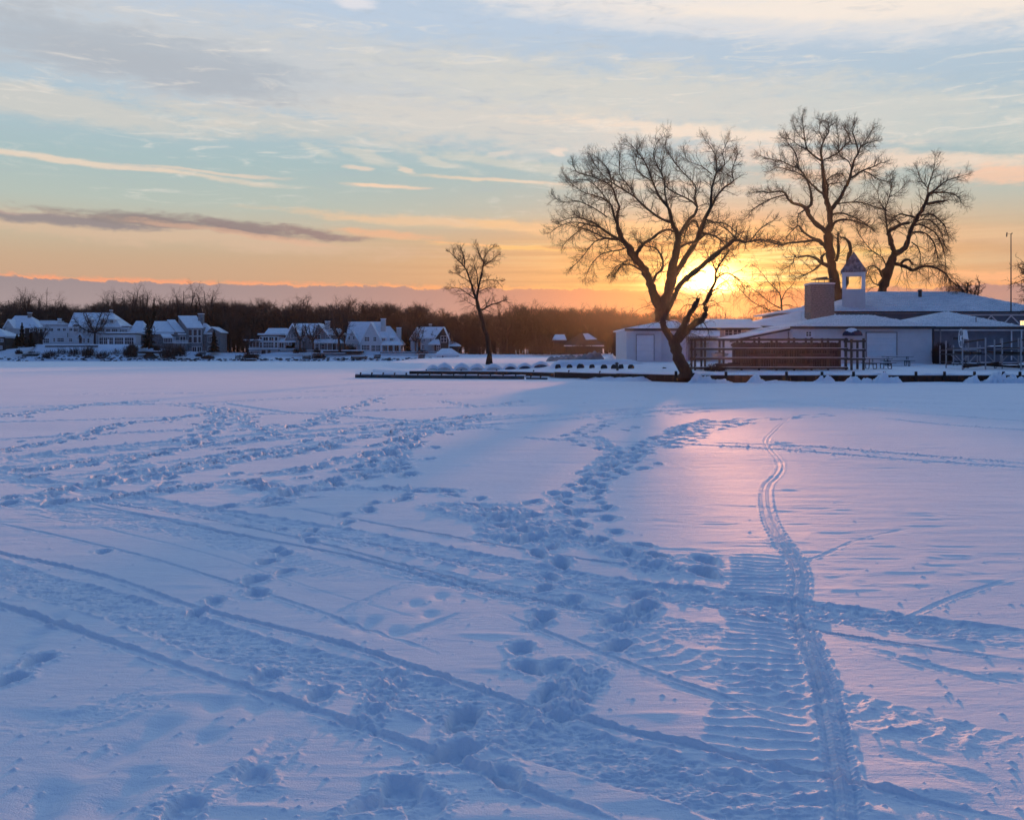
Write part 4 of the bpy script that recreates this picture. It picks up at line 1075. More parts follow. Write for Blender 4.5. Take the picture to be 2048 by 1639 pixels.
ST = [  # px, base row, top row, distance, width, label
    (36, 690, 580, 350, 7, 'round topped bare tree over the woods, leftmost of the tall ones'),
    (52, 690, 583, 352, 5, 'bare tree touching the leftmost round topped one over the woods'),
    (88, 690, 590, 350, 6, 'bushy bare tree over the dark conifer at the left edge of the woods'),
    (118, 690, 596, 352, 4, 'short bare tree over the low roof of the long white house'),
    (222, 690, 582, 350, 5, 'slim bare tree over the right half of the white house roof'),
    (263, 690, 572, 348, 8, 'tall bare tree over the gap between the white house and the stone house'),
    (291, 690, 580, 349, 6, 'leaning bare tree directly above the dark spruce'),
    (330, 690, 586, 350, 7, 'bare tree over the slanting snowy roofs of the stone house'),
    (374, 700, 565, 345, 9, 'tallest bare tree over the woods, above the glazed tower of the stone house'),
    (412, 700, 572, 347, 9, 'wide forked bare tree just right of the tallest one over the stone house'),
    (605, 700, 587, 350, 7, 'lone fan shaped bare tree standing over the woods above the gabled house'),
    (688, 700, 597, 350, 8, 'domed bare tree over the woods left of the white gabled house'),
    (752, 700, 600, 350, 6, 'bare tree over the woods behind the white gabled house'),
    (838, 700, 602, 350, 6, 'bare tree over the woods right of the tall pale chimney'),
    (1015, 706, 598, 340, 9, 'grey bare tree over the woods right of the leaning slender tree'),
    (1072, 706, 602, 342, 7, 'rounded bare tree over the woods above the half hidden snowy roofs'),
    (1120, 706, 607, 342, 7, 'bare tree over the woods midway between slender tree and white garage'),
    (1178, 706, 606, 342, 8, 'bare tree over the woods above the tarpaulin heaps'),
    (1240, 706, 610, 342, 8, 'bare tree over the woods at the left corner of the white garage'),
    (1440, 700, 618, 330, 8, 'bare tree glowing orange directly under the sun'),
    (1500, 700, 622, 330, 8, 'bare tree glowing orange right of the sun behind the low roofs'),
]
for k, (px, br, tr_, Y, wd, lb) in enumerate(ST):
    single_tree(px, br, tr_ - 4, Y, wd, lb, 500 + k)
# garden trees in front of the far houses
GT = [
    (190, 690, 612, 318, 13, 'dark spreading tree in front of the white house gable', 1.5),
    (84, 703, 645, 315, 6, 'thin bare tree at the left end of the white house', .8),
    (496, 704, 655, 315, 6, 'small dark tree left of the glass sun room', 1.0),
    (600, 700, 640, 318, 7, 'small forked tree before the left gable of the shingled house', .9),
    (626, 700, 640, 317, 7, 'small upright tree between the two gables of the shingled house', .9),
    (680, 702, 612, 316, 11, 'tall dark tree between the shingled house and the white gabled house', 1.3),
    (820, 706, 640, 330, 9, 'dark tree beside the tall pale chimney', 1.1),
    (832, 706, 648, 320, 7, 'crooked tree before the left end of the far right house', .9),
    (300, 694, 645, 316, 4, 'thin bare trunk right of the dark spruce', .6),
    (878, 706, 660, 330, 8, 'reddish bare tree in front of the far right house gable', 1.0),
    (460, 706, 620, 335, 9, 'bare tree between the stone house and the glass sun room', 1.3),
    (905, 708, 660, 330, 8, 'twiggy tree right of the far right house', 1.0),
]
for k, (px, br, tr_, Y, wd, lb, dn) in enumerate(GT):
    single_tree(px, br, tr_, Y, wd, lb, 600 + k, group='bare trees in the far gardens', dens=dn)
single_tree(1935, 640, 556, 150, 6, 'thin shrubby tree behind the right slope of the clubhouse roof', 640, group=None, dens=1.0, mat_=M_twig)
single_tree(1915, 640, 568, 152, 5, 'low twiggy tree behind the right slope of the clubhouse ridge', 641, group=None, dens=1.0, mat_=M_twig)
single_tree(2092, 705, 505, 84, 3.6, 'dark bare tree cut off by the right edge of the photo', 642, group=None, dens=2.2, mat_=M_twig)

def conifer(px, base_row, top_row, Y, wrow, label, seed):
    rg = np.random.default_rng(seed); x, _, zb = P(px, base_row, Y); h = P(px, top_row, Y)[2] - zb; w_ = wrow / F * Y / 2
    root = world_thing('spruce_tree', (x, Y, zb), label, 'tree', 'conifers on the far shore')
    MB().bar((x, Y, zb - .3), (x, Y, zb + h * .97), .22, 6, .04).build('trunk', M_fartwig, root)
    V = []
    for k in range(1100):
        t = rg.random() ** 1.25; z = zb + h * (.05 + .95 * t); rr_ = w_ * (1 - t) ** .85 * (.75 + .25 * math.sin(t * 40)) + .12
        a = rg.uniform(0, 6.283); L = rr_ * rg.uniform(.55, 1.12)
        c = np.array([x, Y, z]); tip = c + np.array([math.cos(a) * L, math.sin(a) * L, -.28 * L])
        mid = c + (tip - c) * .35; d = tip - mid; s_ = np.cross(d, [0, 0, 1]); s_ = s_ / (np.linalg.norm(s_) + 1e-9) * rg.uniform(.14, .32)
        s_ = s_ + np.array([0, 0, rg.normal(0, .12)])
        V += [mid - s_, mid + s_, tip + s_ * .2, tip - s_ * .2]
    mesh_obj('crown', np.array(V), np.arange(len(V)).reshape(-1, 4), M_conifer, root)
conifer(297, 696, 632, 317, 34, 'dark spruce between the white house and the stone house', 1)
conifer(44, 692, 645, 315, 26, 'dark spruce in front of the leftmost white gable', 2)
conifer(34, 692, 668, 314, 24, 'low dark spruce left of the white house', 8)
conifer(62, 692, 664, 314, 26, 'squat dark spruce beside the left end of the white house', 9)
conifer(415, 702, 618, 338, 24, 'dark spruce behind the right end of the stone house', 3)
conifer(392, 690, 600, 340, 22, 'tall dark conifer behind the chimney of the stone house', 4)
conifer(308, 690, 596, 342, 30, 'tall dark conifer in the woods above the dark spruce', 5)
conifer(428, 703, 660, 320, 26, 'low dark conifer right of the stone house', 6)
conifer(816, 704, 660, 322, 14, 'narrow dark conifer beside the tall pale chimney', 7)

def shrub(px, base_row, wpx, hpx, Y, label, seed, m=None, n=420, group='bushes along the far shore', thick=.035, dxy=1.0):
    rg = np.random.default_rng(seed); x, _, zb = P(px, base_row, Y); W = wpx / F * Y / 2; Hh = hpx / F * Y
    V = []
    for k in range(n):
        a = rg.uniform(0, 6.283); q = rg.random() ** .5
        b = np.array([x + math.cos(a) * q * W * .8, Y + math.sin(a) * q * min(W, 2.0) * dxy, zb - .2 + rg.random() * Hh * .3])
        e = b + np.array([rg.normal(0, W * .22), rg.normal(0, .3), Hh * rg.uniform(.35, .95) * math.sqrt(max(.15, 1 - (q * .9) ** 2))])
        s_ = np.cross(e - b, rg.normal(0, 1, 3)); s_ = s_ / (np.linalg.norm(s_) + 1e-9) * thick * rg.uniform(.6, 1.4)
        V += [b - s_, b + s_, e + s_ * .5, e - s_ * .5]
    o = mesh_obj('bush', np.array(V), np.arange(len(V)).reshape(-1, 4), m or M_shrub, None, (x, Y, zb))
    return tag(o, label, 'bush', group)
for k, (px, wpx, h_, br, lb) in enumerate([
    (104, 30, 22, 717, 'leftmost bush on the bluff below the white house'), (128, 28, 26, 718, 'second bush from the left on the bluff below the white house'),
    (152, 30, 24, 718, 'third bush from the left on the bluff below the white house'), (178, 28, 24, 718, 'bush on the bluff below the big spreading tree'),
    (204, 30, 24, 719, 'bush on the bluff below the door of the white sun porch'), (232, 30, 24, 719, 'bush on the bluff below the right part of the sun porch'),
    (258, 28, 28, 716, 'dark rounded bush at the right end of the bluff'), (262, 18, 14, 702, 'dark clipped bush against the corner of the sun porch')]):
    shrub(px + (k * 37 % 9) - 4, br, wpx * (1.25 + .1 * (k % 3)), h_ * (.8 + .12 * (k * 5 % 4)), 309.5 + (k * 3 % 4) * .6, lb, 700 + k, n=520, thick=.045)
for k, (px, wpx, h_, br, Y, lb) in enumerate([
    (336, 36, 28, 716, 309, 'large dark bush below the terrace of the stone house'), (358, 34, 26, 712, 311, 'dark bush below the glazed tower of the stone house'),
    (314, 16, 12, 700, 314, 'low dark bush below the dark spruce'), (38, 16, 10, 707, 311, 'small dark bush on the snowy slope at far left'),
    (66, 30, 8, 709, 311, 'low hedge left of the bluff'), (416, 30, 8, 716, 310, 'low brown hedge on the shore below the stone house'), (398, 16, 8, 712, 311, 'small brown bush beside the low hedge'),
    (605, 20, 12, 704, 316, 'dark round bush before the left gable of the shingled house'), (634, 16, 12, 706, 314, 'dark bush under the porch of the shingled house'),
    (700, 30, 14, 701, 320, 'dark clipped hedge between the two big gabled houses'), (640, 30, 10, 716, 311, 'tangled brush on the snow below the shingled house'),
    (500, 40, 14, 716, 310, 'tangled brush heap left of the glass sun room'), (592, 14, 10, 705, 315, 'grey bush beside the sun room terrace'), (845, 30, 8, 706, 318, 'dark hedge before the far right house'),
    (1010, 50, 24, 708, 330, 'dark brush right of the leaning slender tree'), (1090, 60, 40, 708, 321, 'dark brush in front of the half hidden snowy roofs'), (1165, 60, 26, 708, 321, 'dark brush behind the tarpaulin heaps'), (950, 40, 20, 708, 330, 'dark brush left of the leaning slender tree'),
    (1235, 30, 50, 722, 120, 'dark brush against the left wall of the white garage')]):
    shrub(px, br, wpx, h_, Y, lb, 720 + k, n=420 if wpx > 20 else 260, thick=.05, m=M_fartwig if Y > 325 else M_shrub)
o = shrub(1884, 723, 42, 40, 80, 'dense dark bush between the white boathouse and the slate blue wall', 760, M_shrub, 2600, None, .018)

# ------------------------------------------------------------------ building helpers
def hip(mb, X0, X1, Y0, Y1, ze, Xa, Xb, Yr, zr, t=.14):
    """hipped (or gabled) roof solid"""
    V = [(X0, Y0, ze), (X1, Y0, ze), (X1, Y1, ze), (X0, Y1, ze), (X0, Y0, ze - t), (X1, Y0, ze - t), (X1, Y1, ze - t), (X0, Y1, ze - t), (Xa, Yr, zr), (Xb, Yr, zr)]
    return mb.add(V, [(0, 1, 9, 8), (1, 2, 9), (2, 3, 8, 9), (3, 0, 8), (4, 7, 6, 5), (0, 4, 5, 1), (1, 5, 6, 2), (2, 6, 7, 3), (3, 7, 4, 0)])
def hip_px(mb, x0, x1, row_e, Y0, Y1, xa, xb, row_r, Yr, t=.14, ribs=0.0):
    if ribs:
        X0, X1, ze = (x0 - CX) / F * Y0, (x1 - CX) / F * Y0, P(0, row_e, Y0)[2]; Xa, Xb, zr = (xa - CX) / F * Yr, (xb - CX) / F * Yr, P(0, row_r, Yr)[2]
        x = X0 + ribs
        while x < X1 - ribs:
            f = 1.0
            if x < Xa: f = (x - X0) / (Xa - X0)
            elif x > Xb: f = (X1 - x) / (X1 - Xb)
            y2 = Y0 + (Yr - Y0) * f * .985; z2 = ze + (zr - ze) * f * .985; w_ = .045
            mb.add([(x - w_, Y0 - .01, ze - .02), (x + w_, Y0 - .01, ze - .02), (x, Y0 - .01, ze + .075), (x - w_, y2, z2 - .02), (x + w_, y2, z2 - .02), (x, y2, z2 + .06)], [(0, 1, 2), (5, 4, 3), (0, 2, 5, 3), (2, 1, 4, 5), (1, 0, 3, 4)])
            x += ribs
    return hip(mb, (x0 - CX) / F * Y0, (x1 - CX) / F * Y0, Y0, Y1, P(0, row_e, Y0)[2], (xa - CX) / F * Yr, (xb - CX) / F * Yr, Yr, P(0, row_r, Yr)[2], t)
def wall_px(mb, x0, x1, rt, rb, Y, D):
    a = P(x0, rt, Y); b = P(x1, rb, Y)
    return mb.box(a[0], b[0], Y, Y + D, b[2], a[2])
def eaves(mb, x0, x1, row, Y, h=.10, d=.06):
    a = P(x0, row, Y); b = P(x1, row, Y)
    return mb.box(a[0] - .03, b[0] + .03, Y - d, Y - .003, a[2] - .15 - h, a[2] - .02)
def window_px(parent, x0, x1, r0, r1, Y, nx=2, ny=2, fw=.07, mul=.04, frame=None, glass=None, name='window', lab=None):
    a = P(x0, r1, Y); b = P(x1, r0, Y); X0, X1, Z0, Z1 = a[0], b[0], a[2], b[2]
    m = MB(); yo, yi = Y - .09, Y - .003
    m.box(X0 - fw, X0, yo, yi, Z0 - fw, Z1 + fw); m.box(X1, X1 + fw, yo, yi, Z0 - fw, Z1 + fw)
    m.box(X0, X1, yo, yi, Z0 - fw, Z0); m.box(X0, X1, yo, yi, Z1, Z1 + fw)
    for k in range(1, nx): xx = X0 + (X1 - X0) * k / nx; m.box(xx - mul / 2, xx + mul / 2, yo + .02, yi, Z0, Z1)
    for k in range(1, ny):
        zz = Z0 + (Z1 - Z0) * k / ny
        for q in range(nx):
            xa = X0 + (X1 - X0) * q / nx + (mul / 2 if q else 0); xb = X0 + (X1 - X0) * (q + 1) / nx - (mul / 2 if q < nx - 1 else 0)
            m.box(xa, xb, yo + .022, yi, zz - mul / 2, zz + mul / 2)
    w_ = m.build(name, frame or M_trim, parent, parent['_o'])
    if lab: w_['label'] = lab
    MB().box(X0 + .001, X1 - .001, Y - .035, Y - .005, Z0 + .001, Z1 - .001).build('pane', glass or M_glass, w_, parent['_o'])
    return w_
def part(mb, name, m, root): return mb.build(name, m, root, root['_o'])

# ------------------------------------------------------------------ white garage at the left
A = world_thing('garage', P(1290, 724, 88), 'white clapboard garage with a snowy hipped roof behind the leaning willow', 'garage')
m = MB(); wall_px(m, 1253, 1323, 656, 727, 88, 9); part(m, 'wall', M_white, A)
m = MB(); wall_px(m, 1323.3, 1372, 656.6, 728, 88.35, 8); o = part(m, 'wall', M_white, A)
m = MB(); hip_px(m, 1250, 1376, 656, 87.6, 98, 1334, 1352, 640, 93); part(m, 'roof', M_roofsnow, A)
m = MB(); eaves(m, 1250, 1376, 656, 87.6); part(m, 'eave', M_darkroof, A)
m = MB(); wall_px(m, 1273.5, 1307.5, 670, 721, 87.94, .05); part(m, 'garage_door', M_door, A)
m = MB()
for a, b, c, d in ((1272, 1273.4, 668, 721), (1307.6, 1309, 668, 721), (1273.4, 1307.6, 668, 669.8)): wall_px(m, a, b, c, d, 87.9, .09)
part(m, 'door_frame', M_greyside, A)

# ------------------------------------------------------------------ boathouse (white block with big door)
B = world_thing('boathouse', P(1700, 727, 80), 'long white boathouse with ribbed snowy roof, closed garage door and small dark awning', 'boathouse')
m = MB(); wall_px(m, 1585, 1864, 653, 731, 80, 14); part(m, 'wall', M_white, B)
m = MB(); hip_px(m, 1581, 1870, 652, 79.5, 94.5, 1670, 1742, 629.5, 87, ribs=.42); part(m, 'roof', M_ribsnow, B)
m = MB(); eaves(m, 1581, 1870, 652, 79.5, .08); part(m, 'eave', M_darkroof, B)
m = MB()
a = P(1463, 679, 81); b = P(1585, 654.5, 81); c = P(1585, 730, 81); d = P(1463, 730, 81)
m.prism([d, c, b, a], (0, 11, 0)); part(m, 'wall', M_white, B)
m = MB()
a = P(1460, 678, 80.6); b = P(1588, 652.3, 80.6); m.prism([(a[0], a[1], a[2] - .12), (b[0], b[1], b[2] - .12), b, a], (0, 12, 0)); part(m, 'roof', M_roofsnow, B)['label'] = 'lean-to roof sloping down to the left'
m = MB(); m.prism([(a[0] - .02, a[1] - .05, a[2] - .26), (b[0], b[1] - .05, b[2] - .26), (b[0], b[1] - .05, b[2] - .10), (a[0] - .02, a[1] - .05, a[2] - .10)], (0, .047, 0)); part(m, 'eave', M_darkroof, B)
m = MB(); wall_px(m, 1734, 1793, 665.5, 714, 79.93, .06); part(m, 'garage_door', M_door, B)
m = MB()
for a, b, c, d in ((1732, 1733.8, 663.5, 714), (1793.2, 1795, 663.5, 714), (1733.8, 1793.2, 663.5, 665.3)): wall_px(m, a, b, c, d, 79.88, .115)
part(m, 'door_frame', M_greyside, B)
window_px(B, 1612, 1622, 663.5, 672, 80, 2, 2)
m = MB(); wall_px(m, 1624, 1629.5, 661, 673, 79.93, .06); part(m, 'shutter', M_door, B)
m = MB(); wall_px(m, 1576, 1581, 663, 675, 80.93, .06)
part(m, 'vent', M_greyside, B)
m = MB(); wall_px(m, 1700.5, 1709, 676, 728, 79.92, .07); part(m, 'door', M_palewall, B)
# rounded awning
def shell(cx, cz, rx, rz, ry, Y, a0=0.0, a1=math.pi, nu=14, nv=6, sc_=1.0):
    V = []; Fs = []
    for i in range(nv + 1):
        t = i / nv * math.pi / 2
        for j in range(nu + 1):
            a = a0 + (a1 - a0) * j / nu
            V.append((cx + math.cos(a) * math.cos(t) * rx * sc_, Y - math.sin(t) * ry * sc_ * (.3 + .7 * math.sin(a)), cz + math.sin(a) * rz * sc_ * math.cos(t) ** .9))
    for i in range(nv):
        for j in range(nu): q = i * (nu + 1) + j; Fs.append((q, q + 1, q + nu + 2, q + nu + 1))
    return V, Fs
def dome(mb, c, rx, ry, rz, nu=16, nv=6, z0=-.0, lump=0.0, seed=1, peak=0.0, cut=1.0):
    rg_ = random.Random(seed); V = []; 
    for i in range(nv + 1):
        t = i / nv; ph = t * math.pi / 2
        for j in range(nu):
            a = 2 * math.pi * j / nu; k = 1 + lump * rg_.uniform(-1, 1)
            q = math.cos(ph) ** .8 if i < nv else 0.0
            V.append((c[0] + math.cos(a) * rx * q * k, c[1] + math.sin(a) * ry * q * k, c[2] + z0 + rz * (math.sin(ph) + peak * t ** 3) * (1 + lump * .5 * rg_.uniform(-1, 1) * (i > 0))))
    Fs = [(i * nu + j, i * nu + (j + 1) % nu, (i + 1) * nu + (j + 1) % nu, (i + 1) * nu + j) for i in range(nv) for j in range(nu)]
    return mb.add(V, Fs + [tuple(range(nu))[::-1]])
ac = P(1699, 671.5, 79.9)
m = MB(); dome(m, (ac[0], 79.2, ac[2]), .78, .68, .52, 18, 6); aw = part(m, 'awning', M_awning, B)
m = MB(); dome(m, (ac[0] - .08, 79.18, ac[2] + .20), .55, .56, .40, 16, 5, lump=.10, seed=4); m.build('snow_cap', M_roofsnow, aw, B['_o'])

# ------------------------------------------------------------------ low wings behind
Cw = world_thing('low_wing', P(1440, 724, 95), 'low snowy roofed wing behind the boat racks, tinted orange under the sun', 'building')
m = MB(); wall_px(m, 1353, 1522, 655, 726, 95, 14); part(m, 'wall', M_palewall, Cw)
m = MB(); hip_px(m, 1349, 1526, 655, 94.5, 110, 1412, 1500, 638, 102); part(m, 'roof', M_roofsnow, Cw)
m = MB(); eaves(m, 1349, 1526, 655, 94.5); part(m, 'eave', M_darkroof, Cw)
m = MB()
a = P(1340, 671, 92.6); b = P(1440, 671, 92.6); a2 = P(1340, 658.5, 94.9); b2 = P(1440, 658.5, 94.9)
m.hexa([(a[0], a[1], a[2] - .1), (b[0], b[1], b[2] - .1), (b2[0], b2[1], b2[2] - .1), (a2[0], a2[1], a2[2] - .1)], [a, b, b2, a2]); part(m, 'porch_roof', M_roofsnow, Cw)
for px in (1342, 1375, 1408, 1438):
    m = MB(); m.bar(P(px, 671.5, 92.9), P(px, 727, 92.9), .07, 6); part(m, 'post', M_trim, Cw)
window_px(Cw, 1450, 1464, 660, 670, 95, 2, 2); window_px(Cw, 1467, 1482, 660, 670, 95, 2, 2)
C2 = world_thing('middle_wing', P(1600, 722, 98), 'middle wing with long snowy roof left of the stone chimney', 'building')
m = MB(); wall_px(m, 1500, 1672, 651, 724, 98, 10); part(m, 'wall', M_palewall, C2)
m = MB(); hip_px(m, 1478, 1690, 651, 97.4, 110, 1592, 1668, 624, 104); part(m, 'roof', M_roofsnow, C2)
m = MB(); eaves(m, 1478, 1690, 651, 97.4); part(m, 'eave', M_darkroof, C2)
m = MB(); p_ = P(1602.5, 650, 96.8); q_ = P(1602.5, 624, 96.8); m.bar(p_, q_, .05, 6); part(m, 'vent_pipe', M_trim, C2)

# ------------------------------------------------------------------ clubhouse
D = world_thing('clubhouse', P(1850, 722, 104), 'wide clubhouse with big hipped snowy roof, stone chimney and belfry', 'clubhouse')
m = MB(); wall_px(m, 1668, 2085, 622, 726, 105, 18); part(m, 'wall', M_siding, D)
m = MB(); hip_px(m, 1655, 2112, 622, 103.5, 125, 1738, 1916, 583, 114, .18, ribs=.46); part(m, 'roof', M_ribsnow, D)
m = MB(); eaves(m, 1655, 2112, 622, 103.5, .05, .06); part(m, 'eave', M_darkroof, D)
m = MB(); wall_px(m, 1562, 1668, 623.5, 724, 106, 8); part(m, 'wall', M_chimstone, D)['label'] = 'dark recessed wall left of the chimney'
m = MB(); hip_px(m, 1556, 1690, 623, 105.4, 116, 1640, 1686, 607, 110); part(m, 'roof', M_roofsnow, D)['label'] = 'smaller snowy roof left of the chimney'
m = MB(); wall_px(m, 1606, 1612, 611, 617, 107.5, .6); part(m, 'roof_vent', M_trim, D)
m = MB(); m.add(*shell(0, 0, 1, 1, 1, 0)) if False else None
# chimney, stacked courses slightly uneven
m = MB(); a = P(1622, 568, 99); b = P(1669, 640, 99); rr = random.Random(3); z = b[2]
while z < a[2]:
    h_ = .27; j = rr.uniform(-.02, .02); m.box(a[0] + j, b[0] + j, 99 + j, 101.2, z, min(z + h_ - .02, a[2])); m.box(a[0] + .03, b[0] - .03, 99.04, 101.1, z + h_ - .02, min(z + h_, a[2] + .01)); z += h_
ch = part(m, 'chimney', M_chimstone, D)
m = MB(); m.box(a[0] - .06, b[0] + .06, 98.93, 101.3, a[2] + .012, a[2] + .12); m.build('chimney_cap', M_roofsnow, ch, D['_o'])
m = MB(); zc = a[2] + .12
for xx in (a[0] + .9, b[0] - .5):
    for yy in (99.4, 100.6): m.bar((xx, yy, zc), (xx, yy, zc + .42), .03, 5)
m.box(a[0] + .55, b[0] - .15, 99.1, 100.9, zc + .42, zc + .47)
m.bar((a[0] + .8, 100, zc + .47), (b[0] - .4, 100, zc + .62), .10, 6); m.build('spark_cover', M_darkmetal, ch, D['_o'])
# belfry
Yc = 105.2; x0 = P(1693, 0, Yc)[0]; x1 = P(1737, 0, Yc)[0]; zb = P(0, 606, Yc)[2]; zs = P(0, 578, Yc)[2]; zt = P(0, 544, Yc)[2]; za = P(0, 503, Yc + 1.2)[2]
y0, y1 = Yc, Yc + (x1 - x0)
xm = (x0 + x1) / 2; ym = (y0 + y1) / 2
def turned(mb, a=-math.atan(xm / ym)):
    mb.V = [(xm + (v[0] - xm) * math.cos(a) - (v[1] - ym) * math.sin(a), ym + (v[0] - xm) * math.sin(a) + (v[1] - ym) * math.cos(a), v[2]) for v in mb.V]; return mb
bf_m = MB(); bf_m.box(x0, x1, y0, y1, zb - .9, zs); bf = part(turned(bf_m), 'belfry', M_white, D)
for xx, yy in ((x0, y0), (x1 - .38, y0), (x0, y1 - .38), (x1 - .38, y1 - .38)):
    m = MB(); m.box(xx + .002, xx + .378, yy + .002, yy + .378, zs, zt - .3); turned(m).build('corner_post', M_trim, bf, D['_o'])
m = MB(); m.box(x0 - .01, x1 + .01, y0 - .01, y0 + .4, zt - .3, zt); m.box(x0 - .01, x1 + .01, y1 - .4, y1 + .01, zt - .3, zt)
m.box(x0 - .01, x0 + .4, y0 + .4, y1 - .4, zt - .3, zt); m.box(x1 - .4, x1 + .01, y0 + .4, y1 - .4, zt - .3, zt); turned(m).build('lintel', M_trim, bf, D['_o'])
m = MB(); e_ = .16
b4 = [(x0 - e_, y0 - e_, zt + .01), (x1 + e_, y0 - e_, zt + .01), (x1 + e_, y1 + e_, zt + .01), (x0 - e_, y1 + e_, zt + .01)]; t4 = [(p[0], p[1], p[2] + .12) for p in b4]
m.add(b4 + t4 + [(xm, ym, za)], [(3, 2, 1, 0), (0, 1, 5, 4), (1, 2, 6, 5), (2, 3, 7, 6), (3, 0, 4, 7), (4, 5, 8), (5, 6, 8), (6, 7, 8), (7, 4, 8)]); turned(m).build('belfry_roof', M_slate, bf, D['_o'])
m = MB(); v0 = P(1840, 596, 111.0); m.bar(v0, (v0[0], v0[1], v0[2] + .75), .20, 8); m.bar((v0[0], v0[1], v0[2] + .75), (v0[0], v0[1], v0[2] + .95), .30, 8, .22); part(m, 'vent_pipe', M_darkmetal, D)
m = MB(); wall_px(m, 1920, 2085, 628.5, 631, 104.9, .09); part(m, 'fascia', M_trim, D)
for x_ in (1982, 2022):
    m = MB(); m.beam(P(x_, 631.5, 104.8), P(x_ - 15, 648, 104.8), .10, .10); m.beam(P(x_ + .8, 631.5, 104.8), P(x_ + 17, 648, 104.8), .10, .10); part(m, 'brace', M_trim, D)
window_px(D, 2040, 2050, 641.5, 650, 105, 2, 1, glass=M_lamp, name='window', lab='lit window glowing yellow')

# mast with wind vane on the clubhouse eave
b0 = P(2022, 626, 103.3); t0 = P(2022, 467, 103.3)
W_ = world_thing('weather_mast', b0, 'thin mast with a wind vane standing at the right end of the clubhouse roof', 'mast')
part(MB().bar(b0, t0, .07, 6, .045), 'pole', M_darkmetal, W_)
m = MB(); m.bar((t0[0] - .12, t0[1], t0[2] - .05), (t0[0] + .12, t0[1], t0[2] - .05), .02, 5); m.bar((t0[0] + .1, t0[1], t0[2] - .05), (t0[0] + .1, t0[1], t0[2] + .10), .04, 5); part(m, 'anemometer', M_darkmetal, W_)
m = MB(); v = P(2014, 468, 103.3); m.bar((t0[0], t0[1], t0[2] - .05), (v[0], v[1], t0[2] - .02), .012, 5); m.prism([(v[0] - .08, v[1], v[2] - .28), (v[0] + .03, v[1], v[2] - .28), (v[0] + .06, v[1], v[2] + .16), (v[0] - .04, v[1], v[2] + .18)], (0, .05, 0)); part(m, 'wind_vane', M_darkmetal, W_)

# ------------------------------------------------------------------ slate blue hall at the right
E_ = world_thing('hall', P(1960, 722, 86), 'slate blue hall with a snowy pyramid roof at the right edge', 'building')
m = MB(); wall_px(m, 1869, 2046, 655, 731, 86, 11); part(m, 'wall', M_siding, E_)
m = MB(); hip_px(m, 1800, 2050, 652.5, 85, 99, 1888, 1897, 623, 92, ribs=.42); part(m, 'roof', M_ribsnow, E_)
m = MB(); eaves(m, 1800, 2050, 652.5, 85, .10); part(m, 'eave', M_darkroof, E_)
m = MB(); wall_px(m, 1869, 2047, 656.5, 661.5, 85.93, .07); part(m, 'fascia', M_trim, E_)
for x_ in (1881, 2023, 2043):
    m = MB(); m.pipe([P(x_ - 2, 657, 85.7), P(x_, 662, 85.75), P(x_, 720, 85.8)], .06, 6); part(m, 'downpipe', M_trim if x_ != 1881 else M_metal, E_)
m = MB(); p_ = P(1952, 646, 87); m.bar(p_, (p_[0], p_[1], p_[2] + .5), .04, 5); part(m, 'vent_pipe', M_darkmetal, E_)
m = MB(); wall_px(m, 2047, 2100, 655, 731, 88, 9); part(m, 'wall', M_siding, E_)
m = MB()
part(m.hexa(*[[P(x_, r_, y_) for x_, r_, y_ in q] for q in (((2048, 656, 87.6), (2104, 656, 87.6), (2090, 652, 97.5), (2048, 652, 97.5)), ((2048, 655, 87.6), (2104, 655, 87.6), (2090, 651, 97.5), (2048, 651, 97.5)))]), 'roof', M_roofsnow, E_)

# ------------------------------------------------------------------ sea wall, its piles and the drifts against it
wx = np.arange(6.6, 75, .5)
front = [(float(x), float(bank_front(x)) - .06) for x in wx]
root = world_thing('sea_wall', (30, 62, 0), 'rusty dark sheet pile wall along the snowy bank, topped with snow', 'sea wall')
m = MB()
for (xa, ya), (xb, yb) in zip(front[:-1], front[1:]):
    m.hexa([(xa, ya - .10, -.3), (xb, yb - .10, -.3), (xb, yb, -.3), (xa, ya, -.3)], [(xa, ya - .10, .46), (xb, yb - .10, .46), (xb, yb, .46), (xa, ya, .46)])
part(m, 'piling', M_rust, root)
m = MB()
for k, ((xa, ya), (xb, yb)) in enumerate(zip(front[:-1], front[1:])):
    h_ = lambda x: .53 + .04 * math.sin(x * 1.7) + .03 * math.sin(x * 4.1 + 1)
    m.hexa([(xa, ya - .13, .463), (xb, yb - .13, .463), (xb, yb + .6, .463), (xa, ya + .6, .463)], [(xa, ya - .11, h_(xa)), (xb, yb - .11, h_(xb)), (xb, yb + .6, h_(xb) + .03), (xa, ya + .6, h_(xa) + .03)])
part(m, 'snow_cap', M_roofsnow, root)
labs = ['left of the leaning willow', 'right of the leaning willow', 'below the left end of the kayak rack', 'below the middle of the kayak rack', 'below the right part of the kayak rack', 'below the right end of the kayak rack', 'below the picnic tables', 'below the white boathouse corner', 'below the dark bush', 'left of the boat lift wheel', 'below the boat lift', 'nearest the right edge']
